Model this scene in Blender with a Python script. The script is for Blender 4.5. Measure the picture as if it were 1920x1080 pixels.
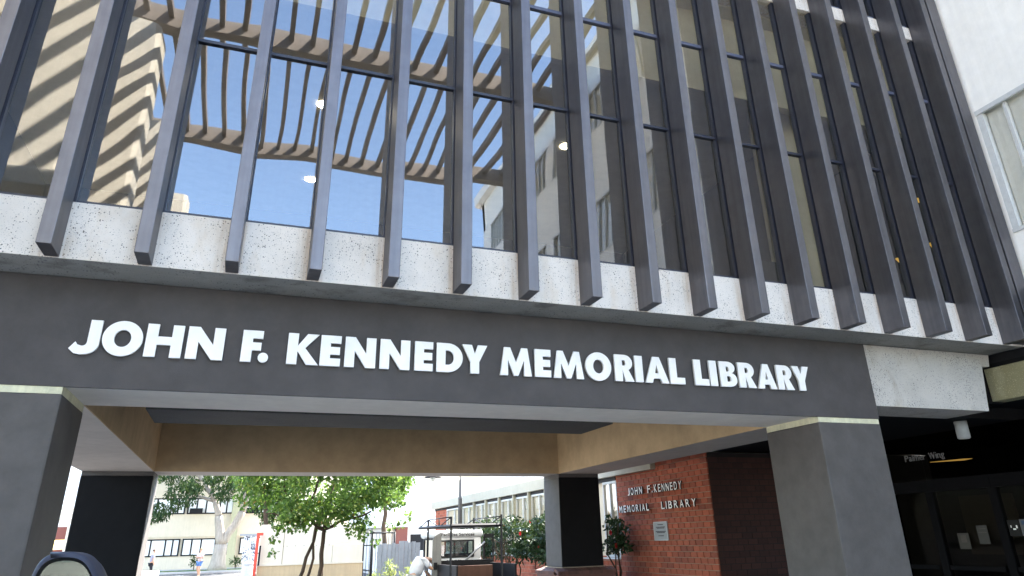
import bpy, bmesh, math, random
import numpy as np
from mathutils import Vector, Matrix
random.seed(7); RNG = np.random.default_rng(7)
for o in list(bpy.data.objects): bpy.data.objects.remove(o)
sc = bpy.context.scene
COL = sc.collection

# ------------------------------------------------------------------ camera, sky, sun, exposure
cam_d = bpy.data.cameras.new('camera'); cam = bpy.data.objects.new('camera', cam_d); COL.objects.link(cam)
PITCH, ROLL, YAW = 0.40951, -0.02706, 0.37125
fw = Vector((math.sin(YAW)*math.cos(PITCH), math.cos(YAW)*math.cos(PITCH), math.sin(PITCH)))
r0 = Vector((math.cos(YAW), -math.sin(YAW), 0)); u0 = r0.cross(fw)
rt = r0*math.cos(ROLL)+u0*math.sin(ROLL); up = -r0*math.sin(ROLL)+u0*math.cos(ROLL)
M = Matrix((rt, up, -fw)).transposed().to_4x4(); M.translation = (1.6567, -5.8594, 1.6)
cam.matrix_world = M
cam_d.sensor_width = 36; cam_d.lens = 1330.38/1920*36
cam_d.shift_x = (960-985.44)/1920; cam_d.shift_y = (431.97-540)/1920
cam_d.clip_start = .05; cam_d.clip_end = 2000
sc.camera = cam

SUN = Vector((.75, .62, 1.0)).normalized()
w = bpy.data.worlds.new('World'); sc.world = w; w.use_nodes = True
nt = w.node_tree; nt.nodes.clear()
sky = nt.nodes.new('ShaderNodeTexSky'); sky.sky_type = 'NISHITA'; sky.sun_disc = False
sky.sun_elevation = math.asin(SUN.z); sky.sun_rotation = math.atan2(SUN.x, SUN.y)
sky.air_density = 1.0; sky.dust_density = .9; sky.ozone_density = 1.2
bg = nt.nodes.new('ShaderNodeBackground'); bg.inputs[1].default_value = .13
wo = nt.nodes.new('ShaderNodeOutputWorld')
nt.links.new(sky.outputs[0], bg.inputs[0]); nt.links.new(bg.outputs[0], wo.inputs[0])
sd = bpy.data.lights.new('sun', 'SUN'); sd.energy = 4.0; sd.angle = math.radians(.5); sd.color = (1, .95, .87)
so = bpy.data.objects.new('sun', sd); COL.objects.link(so)
so.rotation_euler = SUN.to_track_quat('Z', 'Y').to_euler()
vs = sc.view_settings; vs.view_transform = 'Standard'; vs.look = 'None'; vs.gamma = 1; vs.exposure = 3.4
sc.render.engine = 'CYCLES'
sc.cycles.max_bounces = 8; sc.cycles.diffuse_bounces = 5; sc.cycles.transparent_max_bounces = 12
sc.cycles.glossy_bounces = 4
sc.cycles.sample_clamp_indirect = 8

# ------------------------------------------------------------------ materials
def newmat(name):
    m = bpy.data.materials.new(name); m.use_nodes = True
    return m, m.node_tree, m.node_tree.nodes['Principled BSDF']
def coords(nt, scale=(1, 1, 1), kind='Object'):
    mp = nt.nodes.new('ShaderNodeMapping'); mp.inputs['Scale'].default_value = scale
    if kind == 'Object':      # place in the scene, so that copies of one mesh do not share their marks
        src = nt.nodes.new('ShaderNodeNewGeometry').outputs['Position']
    else: src = nt.nodes.new('ShaderNodeTexCoord').outputs[kind]
    nt.links.new(src, mp.inputs[0]); return mp.outputs[0]
def noise(nt, vec, scale, detail=4, rough=.6):
    n = nt.nodes.new('ShaderNodeTexNoise'); n.inputs['Scale'].default_value = scale
    n.inputs['Detail'].default_value = detail; n.inputs['Roughness'].default_value = rough
    nt.links.new(vec, n.inputs['Vector']); return n.outputs['Fac']
def ramp(nt, fac, stops):
    r = nt.nodes.new('ShaderNodeValToRGB'); e = r.color_ramp.elements
    while len(e) < len(stops): e.new(.5)
    for i, (p, c) in enumerate(stops):
        e[i].position = p; e[i].color = (*c, 1) if len(c) == 3 else c
    nt.links.new(fac, r.inputs[0]); return r.outputs[0]
def mixc(nt, fac, a, b, mode='MIX'):
    m = nt.nodes.new('ShaderNodeMix'); m.data_type = 'RGBA'; m.blend_type = mode
    for s, v in ((m.inputs[0], fac), (m.inputs[6], a), (m.inputs[7], b)):
        if hasattr(v, 'links') or isinstance(v, bpy.types.NodeSocket): nt.links.new(v, s)
        elif isinstance(v, (int, float)): s.default_value = v
        else: s.default_value = (*v, 1)
    return m.outputs[2]
def bump(nt, b, h, strength=.2, dist=.01):
    n = nt.nodes.new('ShaderNodeBump'); n.inputs['Strength'].default_value = strength
    n.inputs['Distance'].default_value = dist
    nt.links.new(h, n.inputs['Height']); nt.links.new(n.outputs[0], b.inputs['Normal'])
def paint(name, c, rough=.6, var=.18, scale=1.5, spec=.5, streak=True, bmp=.12, metal=0, fine=60):
    """painted or plastered surface: broad patches, vertical run marks, fine grain"""
    m, nt, b = newmat(name); v = coords(nt)
    n1 = noise(nt, v, scale, 5)
    lo = tuple(x*(1-var) for x in c); hi = tuple(min(1, x*(1+var)) for x in c)
    col = ramp(nt, n1, [(.3, lo), (.7, hi)])
    n3 = noise(nt, v, scale*5.3, 6, .65)
    col = mixc(nt, .45, col, ramp(nt, n3, [(.34, tuple(x*(1-var*1.5) for x in c)), (.66, tuple(min(1, x*(1+var)) for x in c))]))
    if streak:
        vs_ = coords(nt, (9, 9, .35)); n2 = noise(nt, vs_, 1.6, 4)
        col = mixc(nt, .35*var/.18, col, ramp(nt, n2, [(.35, tuple(x*.72 for x in c)), (.65, hi)]))
    nt.links.new(col, b.inputs['Base Color'])
    b.inputs['Roughness'].default_value = rough; b.inputs['Metallic'].default_value = metal
    b.inputs['Specular IOR Level'].default_value = spec
    if bmp: bump(nt, b, noise(nt, v, fine, 3), bmp, .004)
    return m
def concrete(name, c, speck=(.05, .05, .06), stain=(.42, .33, .2), sc_=38, stain_amt=.5, th=.16, rust=False):
    """exposed aggregate: pale matrix with dark and tan chips of two sizes, rust runs"""
    m, nt, b = newmat(name); v = coords(nt)
    base = ramp(nt, noise(nt, v, 2.2, 6), [(.3, tuple(x*.86 for x in c)), (.7, tuple(min(1, x*1.08) for x in c))])
    for s, t, cc in ((sc_, th, speck), (sc_*2.1, th*1.1, tuple(x*3.2 for x in speck)), (sc_*.55, th*.62, tuple(x*1.6 for x in speck))):
        vo = nt.nodes.new('ShaderNodeTexVoronoi'); vo.inputs['Scale'].default_value = s
        dv = nt.nodes.new('ShaderNodeVectorMath'); dv.operation = 'ADD'
        nz = nt.nodes.new('ShaderNodeTexNoise'); nz.inputs['Scale'].default_value = s*1.2
        nt.links.new(v, nz.inputs['Vector'])
        sm = nt.nodes.new('ShaderNodeVectorMath'); sm.operation = 'SCALE'; sm.inputs[3].default_value = .35/s
        nt.links.new(nz.outputs['Color'], sm.inputs[0]); nt.links.new(v, dv.inputs[0]); nt.links.new(sm.outputs[0], dv.inputs[1])
        nt.links.new(dv.outputs[0], vo.inputs['Vector'])
        # only some cells carry a chip
        sel = nt.nodes.new('ShaderNodeSeparateColor'); nt.links.new(vo.outputs['Color'], sel.inputs[0])
        k = nt.nodes.new('ShaderNodeMath'); k.operation = 'MULTIPLY'
        nt.links.new(ramp(nt, noise(nt, v, 3.1, 4), [(.3, (t*1.0,)*3), (.7, (t*2.6,)*3)]), k.inputs[1])
        nt.links.new(sel.outputs[0], k.inputs[0])
        lt = nt.nodes.new('ShaderNodeMath'); lt.operation = 'LESS_THAN'
        nt.links.new(vo.outputs['Distance'], lt.inputs[0]); nt.links.new(k.outputs[0], lt.inputs[1])
        base = mixc(nt, lt.outputs[0], base, cc)
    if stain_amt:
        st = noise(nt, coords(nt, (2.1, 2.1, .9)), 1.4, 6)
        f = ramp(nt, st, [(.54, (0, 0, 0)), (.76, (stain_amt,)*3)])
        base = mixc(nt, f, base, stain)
    if rust:
        sx = nt.nodes.new('ShaderNodeSeparateXYZ'); nt.links.new(v, sx.inputs[0])
        dv_ = nt.nodes.new('ShaderNodeMath'); dv_.operation = 'DIVIDE'; dv_.inputs[1].default_value = .66; nt.links.new(sx.outputs[0], dv_.inputs[0])
        fr_ = nt.nodes.new('ShaderNodeMath'); fr_.operation = 'FRACT'; nt.links.new(dv_.outputs[0], fr_.inputs[0])
        near = ramp(nt, fr_.outputs[0], [(.16, (1, 1, 1)), (.24, (0, 0, 0)), (.82, (0, 0, 0)), (.985, (1, 1, 1))])
        run = ramp(nt, noise(nt, coords(nt, (26, 26, 1.6)), 1, 5), [(.42, (0, 0, 0)), (.75, (.8, .8, .8))])
        base = mixc(nt, mixc(nt, 1.0, near, run, 'MULTIPLY'), base, (.40, .26, .13))
    nt.links.new(base, b.inputs['Base Color']); b.inputs['Roughness'].default_value = .8
    bump(nt, b, noise(nt, v, 45, 4), .25, .006)
    return m
def glassmat(name, tint=(.45, .45, .42), refl=.3, wav=.6, wscale=.55, rough=0.0, gcol=1.0, dust=0):
    """coated architectural glass: mirror-like film over tinted clear glass, slightly wavy"""
    m, nt, b = newmat(name); nt.nodes.remove(b); out = nt.nodes['Material Output']
    gl = nt.nodes.new('ShaderNodeBsdfGlossy'); gl.inputs['Roughness'].default_value = rough
    gl.inputs['Color'].default_value = (gcol, gcol, gcol, 1)
    tr = nt.nodes.new('ShaderNodeBsdfTransparent'); tr.inputs[0].default_value = (*tint, 1)
    lw = nt.nodes.new('ShaderNodeFresnel'); lw.inputs[0].default_value = 1.5
    ma = nt.nodes.new('ShaderNodeMath'); ma.operation = 'MULTIPLY_ADD'; ma.inputs[1].default_value = 1-refl; ma.inputs[2].default_value = refl
    nt.links.new(lw.outputs[0], ma.inputs[0])
    mx = nt.nodes.new('ShaderNodeMixShader')
    nt.links.new(ma.outputs[0], mx.inputs[0]); nt.links.new(tr.outputs[0], mx.inputs[1]); nt.links.new(gl.outputs[0], mx.inputs[2])
    last = mx.outputs[0]
    if dust:
        df = nt.nodes.new('ShaderNodeBsdfDiffuse'); df.inputs[0].default_value = (.7, .7, .68, 1)
        f = ramp(nt, noise(nt, coords(nt, (22, 1, .5)), 1, 5), [(.40, (.004,)*3), (.72, (dust,)*3)])
        md = nt.nodes.new('ShaderNodeMixShader'); nt.links.new(f, md.inputs[0]); nt.links.new(last, md.inputs[1]); nt.links.new(df.outputs[0], md.inputs[2]); last = md.outputs[0]
    nt.links.new(last, out.inputs[0])
    if wav:
        tc = nt.nodes.new('ShaderNodeTexCoord'); oi = nt.nodes.new('ShaderNodeObjectInfo')
        ad = nt.nodes.new('ShaderNodeVectorMath'); ad.operation = 'ADD'
        mu = nt.nodes.new('ShaderNodeVectorMath'); mu.operation = 'SCALE'; mu.inputs[3].default_value = 40
        cb = nt.nodes.new('ShaderNodeCombineXYZ')
        for k in range(3): nt.links.new(oi.outputs['Random'], cb.inputs[k])
        nt.links.new(cb.outputs[0], mu.inputs[0]); nt.links.new(tc.outputs['Object'], ad.inputs[0]); nt.links.new(mu.outputs[0], ad.inputs[1])
        n = noise(nt, ad.outputs[0], wscale, 0.5, .3)
        bp = nt.nodes.new('ShaderNodeBump'); bp.inputs['Strength'].default_value = 1; bp.inputs['Distance'].default_value = wav
        nt.links.new(n, bp.inputs['Height']); nt.links.new(bp.outputs[0], gl.inputs['Normal'])
    return m
def leafmat(name, stops, transl=.45):
    m, nt, b = newmat(name); out = nt.nodes['Material Output']
    gi = nt.nodes.new('ShaderNodeNewGeometry')
    col = ramp(nt, gi.outputs['Random Per Island'], stops)
    nt.links.new(col, b.inputs['Base Color']); b.inputs['Roughness'].default_value = .5; b.inputs['Specular IOR Level'].default_value = .3
    t = nt.nodes.new('ShaderNodeBsdfTranslucent'); nt.links.new(mixc(nt, .35, col, (.17, .235, .045), 'MIX'), t.inputs[0])
    mx = nt.nodes.new('ShaderNodeMixShader'); mx.inputs[0].default_value = transl
    nt.links.new(b.outputs[0], mx.inputs[1]); nt.links.new(t.outputs[0], mx.inputs[2]); nt.links.new(mx.outputs[0], out.inputs[0])
    return m
def emis(name, c, s):
    m, nt, b = newmat(name); b.inputs['Emission Color'].default_value = (*c, 1); b.inputs['Emission Strength'].default_value = s
    b.inputs['Base Color'].default_value = (*c, 1); return m
def brickmat(name, c, dark):
    m, nt, b = newmat(name)
    oi = nt.nodes.new('ShaderNodeObjectInfo'); gi = nt.nodes.new('ShaderNodeNewGeometry')
    ad = nt.nodes.new('ShaderNodeMath'); ad.operation = 'ADD'
    nt.links.new(oi.outputs['Random'], ad.inputs[0]); nt.links.new(gi.outputs['Random Per Island'], ad.inputs[1])
    fr = nt.nodes.new('ShaderNodeMath'); fr.operation = 'FRACT'; nt.links.new(ad.outputs[0], fr.inputs[0])
    col = ramp(nt, fr.outputs[0], [(0, dark), (.25, tuple(x*.85 for x in c)), (.7, c), (1, tuple(min(1, x*1.25) for x in c))])
    v = coords(nt, kind='Generated'); tc = coords(nt)
    col = mixc(nt, .3, col, ramp(nt, noise(nt, tc, 30, 5), [(.3, dark), (.7, tuple(min(1, x*1.3) for x in c))]))
    nt.links.new(col, b.inputs['Base Color']); b.inputs['Roughness'].default_value = .85
    bump(nt, b, noise(nt, tc, 90, 4), .4, .004)
    return m

FIN = paint('fin_paint', (.165, .16, .172), .46, .2, 1.2, .5, True, .05, metal=.9)
CHAR = paint('charcoal_stucco', (.069, .063, .062), .66, .2, .8, .3, False, .4, fine=110)
COLP = paint('column_grey', (.092, .085, .081), .62, .2, .9, .3, False, .4, fine=110)
BLACK = paint('deep_black', (.011, .011, .012), .7, .2, 1, .1, False, .1)
CREAM = paint('cream_strip', (.62, .6, .42), .7, .2, 6)
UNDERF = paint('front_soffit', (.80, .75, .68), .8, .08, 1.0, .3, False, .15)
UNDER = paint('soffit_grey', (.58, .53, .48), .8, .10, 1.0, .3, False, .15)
TAN = paint('tan_beam', (.52, .38, .22), .75, .2, .55, .3, False, .2, fine=40)
SPAN = concrete('spandrel_terrazzo', (.70, .655, .60), speck=(.09, .09, .09), sc_=52, stain=(.5, .36, .2), stain_amt=.5, th=.15, rust=True)
BEAMC = concrete('beam_terrazzo', (.50, .475, .435), sc_=60, stain=(.26, .2, .14), stain_amt=.75)
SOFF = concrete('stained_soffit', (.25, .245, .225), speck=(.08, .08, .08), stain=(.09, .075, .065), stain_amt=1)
DARKC = concrete('dark_concrete', (.10, .095, .085), stain=(.05, .05, .05))
FRAME = paint('window_frame_bronze', (.03, .033, .05), .4, .2, 3, .5, False, 0)
TRANS = paint('transom_metal', (.09, .1, .15), .4, .2, 3, .5, False, 0)
GLASS = glassmat('facade_glass', (.74, .72, .64), .15, .0056, 1.0, dust=.03)
INT_C = paint('interior_cream', (.66, .6, .46), .8, .1, 1, .3, False, 0)
INT_D = paint('interior_dark', (.06, .055, .05), .8, .2, 1, .3, False, 0)
INT_F = paint('interior_carpet', (.08, .075, .07), .9, .2, 3, .2, False, 0)
LAMP = emis('lamp_glow', (1, .93, .8), 6)
LETW = paint('white_letter', (.88, .87, .85), .5, .05, 2, .4, False, 0)
STUC = paint('white_stucco', (.86, .84, .79), .85, .06, 1.2, .2, True, .3, fine=120)
WFRM = paint('aluminium_frame', (.55, .56, .55), .5, .1, 3, .4, False, 0)
BLIND = paint('blind_cloth', (.88, .87, .82), .8, .06, 2, .2, False, 0)
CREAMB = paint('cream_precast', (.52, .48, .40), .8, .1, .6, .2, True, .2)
PERG = paint('pergola_brown', (.20, .17, .145), .8, .15, .8, .2, True, .1)
OLIVE = concrete('weathered_fascia', (.27, .25, .14), speck=(.2, .19, .12), stain=(.5, .48, .35), stain_amt=.5)
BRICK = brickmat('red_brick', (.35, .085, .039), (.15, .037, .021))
BRICK2 = brickmat('old_brick', (.22, .07, .05), (.12, .04, .03))
MORT = paint('mortar', (.33, .27, .2), .9, .2, 4, .1, False, .2)
GREYB = brickmat('planter_brick', (.15, .07, .055), (.07, .04, .035))
GROUND = paint('plaza_concrete', (.52, .48, .42), .9, .2, .5, .2, False, .2)
ASPH = paint('asphalt', (.06, .06, .062), .9, .2, .7, .2, False, .3)
GRASS = paint('grass', (.07, .14, .03), .9, .35, 4, .1, False, .3)
CREAMW = paint('cream_wall', (.66, .57, .43), .85, .08, .4, .2, True, .1)
TANW = paint('tan_plinth', (.52, .38, .22), .85, .12, .6, .2, True, .1)
WHITEB = paint('white_wall', (.78, .78, .76), .85, .06, .5, .2, True, .1)
DARKM = paint('dark_metal', (.014, .014, .016), .6, .2, 3, .2, False, 0)
GALV = paint('galvanised_sheet', (.30, .31, .32), .5, .15, 2, .5, True, .1, metal=.3)
REDP = paint('red_paint', (.62, .06, .03), .5, .1, 3, .5, False, 0)
CARW = paint('cart_white', (.74, .75, .76), .35, .06, 2, .5, False, 0)
CARD = paint('car_dark', (.02, .024, .035), .25, .15, 3, .5, False, 0)
RUB = paint('black_rubber', (.012, .012, .012), .7, .2, 6, .4, False, 0)
GREYP = paint('grey_panel', (.20, .20, .19), .6, .3, 7, .4, True, .2)
BROWN = paint('brown_board', (.12, .06, .04), .7, .2, 5, .3, True, .1)
CGLASS = glassmat('vehicle_glass', (.5, .55, .52), .08, 0)
SGLASS = glassmat('storefront_glass', (.3, .3, .28), .0, .002, 1.2, .02, .02)
WGLASS = glassmat('clear_glass', (.96, .965, .955), .03, .002, 1.0)
BGLASS = glassmat('building_glass', (.35, .38, .38), .22, .004, 1.0)
def mirrormat():
    m, nt, b = newmat('mirror_glass'); b.inputs['Metallic'].default_value = 1; b.inputs['Roughness'].default_value = .03
    b.inputs['Base Color'].default_value = (.10, .115, .105, 1); return m
MIRR = mirrormat()
def ply(name, c, r=.7): return paint(name, c, r, .12, 3, .3, False, 0)
BARK = paint('pale_bark', (.42, .36, .29), .9, .3, 5, .1, True, .6, fine=25)
BARKD = paint('dark_bark', (.07, .05, .035), .9, .3, 8, .1, True, .6, fine=40)
LEAF1 = leafmat('bright_leaf', [(0, (.03, .085, .014)), (.5, (.07, .15, .025)), (.9, (.13, .215, .04)), (.994, (.24, .28, .06)), (1, (.4, .12, .03))], .42)
LEAF2 = leafmat('willow_leaf', [(0, (.015, .045, .012)), (.6, (.03, .07, .018)), (1, (.08, .12, .035))], .3)
LEAF3 = leafmat('camellia_leaf', [(0, (.008, .025, .009)), (.6, (.017, .045, .015)), (1, (.035, .075, .024))], .12)
LEAF4 = leafmat('pale_shrub_leaf', [(0, (.2, .24, .06)), (1, (.34, .36, .12))])
RED = ply('camellia_red', (.6, .015, .02))
SKIN = ply('skin', (.5, .3, .2), .55)

# ------------------------------------------------------------------ helpers
def link(o, parent=None):
    COL.objects.link(o)
    if parent is not None: o.parent = parent
    return o
def thing(name, label, cat, loc=(0, 0, 0), group=None):
    o = bpy.data.objects.new(name, None); o.location = loc; o.empty_display_size = .2; COL.objects.link(o)
    o['label'] = label; o['category'] = cat
    if group: o['group'] = group
    return o
def tag(o, label, cat, group=None):
    o['label'] = label; o['category'] = cat
    if group: o['group'] = group
    return o
def place(o, parent):
    """vertices were written in world space: keep them there under a parent that stands elsewhere"""
    if parent is not None:
        o.parent = parent; off = Vector((0, 0, 0)); p = parent
        while p is not None: off += p.location; p = p.parent
        o.location = -off
def mesh_obj(name, verts, faces, mat, parent=None, smooth=False):
    me = bpy.data.meshes.new(name); me.from_pydata([tuple(v) for v in verts], [], faces); me.update()
    for m in (mat if isinstance(mat, (list, tuple)) else [mat]): me.materials.append(m)
    if smooth:
        for p in me.polygons: p.use_smooth = True
    o = bpy.data.objects.new(name, me); COL.objects.link(o); place(o, parent); return o
BF = [(0, 3, 2, 1), (4, 5, 6, 7), (0, 1, 5, 4), (1, 2, 6, 5), (2, 3, 7, 6), (3, 0, 4, 7)]
def bv(x0, x1, y0, y1, z0, z1):
    return [(x0, y0, z0), (x1, y0, z0), (x1, y1, z0), (x0, y1, z0), (x0, y0, z1), (x1, y0, z1), (x1, y1, z1), (x0, y1, z1)]
def box(name, x0, x1, y0, y1, z0, z1, mat, parent=None, bevel=0, bottom=None):
    o = mesh_obj(name, bv(x0, x1, y0, y1, z0, z1), BF, mat, parent)
    if bottom is not None:
        o.data.materials.append(bottom); o.data.polygons[0].material_index = 1
    if bevel:
        bm = bmesh.new(); bm.from_mesh(o.data)
        bmesh.ops.bevel(bm, geom=bm.edges[:], offset=bevel, segments=2, affect='EDGES', profile=.6)
        bm.to_mesh(o.data); bm.free()
    return o
def boxes(name, lst, mat, parent=None):
    V, F = [], []
    for b in lst:
        n = len(V); V += bv(*b); F += [tuple(i+n for i in f) for f in BF]
    return mesh_obj(name, V, F, mat, parent)
def struct(o): o['kind'] = 'structure'; return o
def tube_data(pts, rad, seg=8, cap=True):
    V, F = [], []; pts = [Vector(p) for p in pts]; n = len(pts)
    if not hasattr(rad, '__len__'): rad = [rad]*n
    ref = None
    for i, p in enumerate(pts):
        d = (pts[min(i+1, n-1)]-pts[max(i-1, 0)]).normalized()
        if ref is None: ref = Vector((1, 0, 0)) if abs(d.x) < .8 else Vector((0, 1, 0))
        a = (ref-d*ref.dot(d)).normalized(); b = d.cross(a); ref = a
        for k in range(seg):
            t = 2*math.pi*k/seg; V.append(p+(a*math.cos(t)+b*math.sin(t))*rad[i])
    for i in range(n-1):
        for k in range(seg):
            k2 = (k+1) % seg; F.append((i*seg+k, i*seg+k2, (i+1)*seg+k2, (i+1)*seg+k))
    if cap: F.append(tuple(range(seg-1, -1, -1))); F.append(tuple((n-1)*seg+k for k in range(seg)))
    return V, F
def tubes(name, lst, mat, parent=None, seg=8, smooth=True):
    V, F = [], []
    for pts, rad in lst:
        v, f = tube_data(pts, rad, seg); n = len(V); V += v; F += [tuple(i+n for i in q) for q in f]
    return mesh_obj(name, V, F, mat, parent, smooth)
def lathe(name, prof, cx, cy, mat, parent=None, seg=24):
    V, F = [], []
    for r, z in prof:
        for k in range(seg): t = 2*math.pi*k/seg; V.append((cx+r*math.cos(t), cy+r*math.sin(t), z))
    for i in range(len(prof)-1):
        for k in range(seg): k2 = (k+1) % seg; F.append((i*seg+k, i*seg+k2, (i+1)*seg+k2, (i+1)*seg+k))
    F.append(tuple(range(seg-1, -1, -1))); F.append(tuple((len(prof)-1)*seg+k for k in range(seg)))
    return mesh_obj(name, V, F, mat, parent, True)
def prism(name, prof, a0, a1, axis, mat, parent=None, bevel=0, smooth=False):
    """extrude a 2-D profile along an axis ('x': profile is (y,z); 'y': (x,z); 'z': (x,y))"""
    n = len(prof); mk = {'x': lambda p, a: (a, p[0], p[1]), 'y': lambda p, a: (p[0], a, p[1]), 'z': lambda p, a: (p[0], p[1], a)}[axis]
    V = [mk(p, a0) for p in prof]+[mk(p, a1) for p in prof]
    F = [tuple(range(n-1, -1, -1)), tuple(range(n, 2*n))]+[(i, (i+1) % n, (i+1) % n+n, i+n) for i in range(n)]
    o = mesh_obj(name, V, F, mat, parent)
    bm = bmesh.new(); bm.from_mesh(o.data); bmesh.ops.recalc_face_normals(bm, faces=bm.faces[:])
    if bevel: bmesh.ops.bevel(bm, geom=bm.edges[:], offset=bevel, segments=2, affect='EDGES', profile=.6)
    bm.to_mesh(o.data); bm.free(); return o

# lettering: outlines drawn as filled 2-D curves, extruded, turned to meshes
def arc(cx, cy, rx, ry, a0, a1, n=14):
    return [(cx+rx*math.cos(math.radians(a0+(a1-a0)*i/n)), cy+ry*math.sin(math.radians(a0+(a1-a0)*i/n))) for i in range(n+1)]
def glyph(c, w, h, s):
    t = s*.80
    if c == 'I': return [[(0, 0), (0, h), (w, h), (w, 0)]]
    if c == 'L': return [[(0, 0), (0, h), (s, h), (s, t), (w, t), (w, 0)]]
    if c == 'H': m = h*.5; return [[(0, 0), (0, h), (s, h), (s, m+t/2), (w-s, m+t/2), (w-s, h), (w, h), (w, 0), (w-s, 0), (w-s, m-t/2), (s, m-t/2), (s, 0)]]
    if c == 'N': d = h*.46; return [[(0, 0), (0, h), (s*1.02, h), (w-s, d), (w-s, h), (w, h), (w, 0), (w-s*1.02, 0), (s, h-d), (s, 0)]]
    if c == 'F': return [[(0, 0), (0, h), (w, h), (w, h-t), (s, h-t), (s, h*.62), (w*.95, h*.62), (w*.95, h*.62-t), (s, h*.62-t), (s, 0)]]
    if c == 'E': m = h*.5; return [[(0, 0), (0, h), (w, h), (w, h-t), (s, h-t), (s, m+t/2), (w*.96, m+t/2), (w*.96, m-t/2), (s, m-t/2), (s, t), (w, t), (w, 0)]]
    if c == 'K': return [[(0, 0), (0, h), (s, h), (s, h*.6), (w*.60, h), (w*.97, h), (w*.55, h*.535), (w, 0), (w*.62, 0), (s, h*.43), (s, 0)]]
    if c == 'Y': return [[(w/2-s/2, 0), (w/2-s/2, h*.40), (0, h), (w*.38, h), (w/2, h*.68), (w*.62, h), (w, h), (w/2+s/2, h*.40), (w/2+s/2, 0)]]
    if c == 'M': return [[(0, 0), (w*.13, h), (w*.32, h), (w*.5, h*.47), (w*.68, h), (w*.87, h), (w, 0), (w-s*.93, 0), (w*.755, h*.55), (w*.57, 0), (w*.43, 0), (w*.245, h*.55), (s*.93, 0)]]
    if c == 'A': return [[(0, 0), (w*.36, h), (w*.64, h), (w, 0), (w-s*.97, 0), (w*.645, h*.17), (w*.355, h*.17), (s*.97, 0)], [(w*.5, h*.70), (w*.575, h*.37), (w*.425, h*.37)]]
    if c == 'O': return [arc(w/2, h/2, w/2, h*.53, 0, 352, 44), arc(w/2, h/2, w/2-s, h*.53-t*1.08, 0, 352, 44)]
    if c == 'D': return [[(0, 0), (0, h)]+arc(w*.42, h/2, w*.58, h/2, 90, -90, 24), [(s, t), (s, h-t)]+arc(w*.42, h/2, w*.58-s, h/2-t, 90, -90, 24)]
    if c == 'R':
        b = arc(w*.52, h*.70, w*.42, h*.30, 90, -62, 18)
        return [[(0, 0), (0, h)]+b+[(w, 0), (w-s*1.2, 0), (s, h*.44), (s, 0)], [(s, h*.59), (s, h-t*.82)]+arc(w*.50, (h*.59+h-t*.82)/2, w*.42-s*.86, (h-t*.82-h*.59)/2, 90, -90, 12)]
    if c == 'B':
        o = [(0, 0), (0, h)]+arc(w*.50, h*.755, w*.42, h*.245, 90, -60, 14)+arc(w*.54, h*.285, w*.46, h*.285, 60, -90, 16)
        return [o, [(s, h*.60), (s, h-t*.8)]+arc(w*.48, (h*.6+h-t*.8)/2, w*.42-s*.86, (h-t*.8-h*.6)/2, 90, -90, 10), [(s, t*.8), (s, h*.42)]+arc(w*.5, (t*.8+h*.42)/2, w*.48-s*.86, (h*.42-t*.8)/2, 90, -90, 10)]
    if c == 'J': return [[(w-s, h), (w, h), (w, h*.33)]+arc(w*.48, h*.30, w*.52, h*.33, 0, -75, 12)+[(w*.40, -h*.035), (w*.18, h*.0), (0, h*.12), (w*.19, h*.33), (w*.27, h*.25)]+arc(w*.43, h*.33, w-s-w*.43, h*.115, -110, 0, 8)]
    if c == '.': return [arc(w/2, w/2, w/2, w/2, 0, 345, 24)]
def curve_mesh(splines, depth):
    cu = bpy.data.curves.new('outline', 'CURVE'); cu.dimensions = '2D'; cu.fill_mode = 'BOTH'; cu.extrude = depth/2
    for pts in splines:
        sp = cu.splines.new('POLY'); sp.points.add(len(pts)-1); sp.use_cyclic_u = True
        for i, (x, y) in enumerate(pts): sp.points[i].co = (x, y, 0, 1)
    return to_mesh(cu)
def to_mesh(cu):
    o = bpy.data.objects.new('tmp', cu); COL.objects.link(o)
    dg = bpy.context.evaluated_depsgraph_get(); dg.update()
    me = bpy.data.meshes.new_from_object(o.evaluated_get(dg)); bpy.data.objects.remove(o); return me
def text_mesh(s, size, depth, offset=0):
    cu = bpy.data.curves.new('text', 'FONT'); cu.body = s; cu.size = size; cu.extrude = depth/2; cu.offset = offset; cu.resolution_u = 4
    return to_mesh(cu)
def letter_obj(me, mat, parent, origin, uvec, nvec=None, name='letter', fit=None):
    """put a flat x/y mesh on a wall: x along uvec, y up"""
    u = Vector(uvec).normalized(); z = Vector((0, 0, 1)); n = u.cross(z)
    if fit:
        xs = [v.co.x for v in me.vertices]; ys = [v.co.y for v in me.vertices]
        x0, y0 = min(xs), min(ys); sx = fit[0]/(max(xs)-x0); sy = fit[1]/(max(ys)-y0)
        for v in me.vertices: v.co.x = (v.co.x-x0)*sx; v.co.y = (v.co.y-y0)*sy
    me.materials.clear(); me.materials.append(mat)
    o = bpy.data.objects.new(name, me); COL.objects.link(o)
    m = Matrix((u, z, n)).transposed().to_4x4(); m.translation = Vector(origin)
    me.transform(m); place(o, parent); return o

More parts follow.
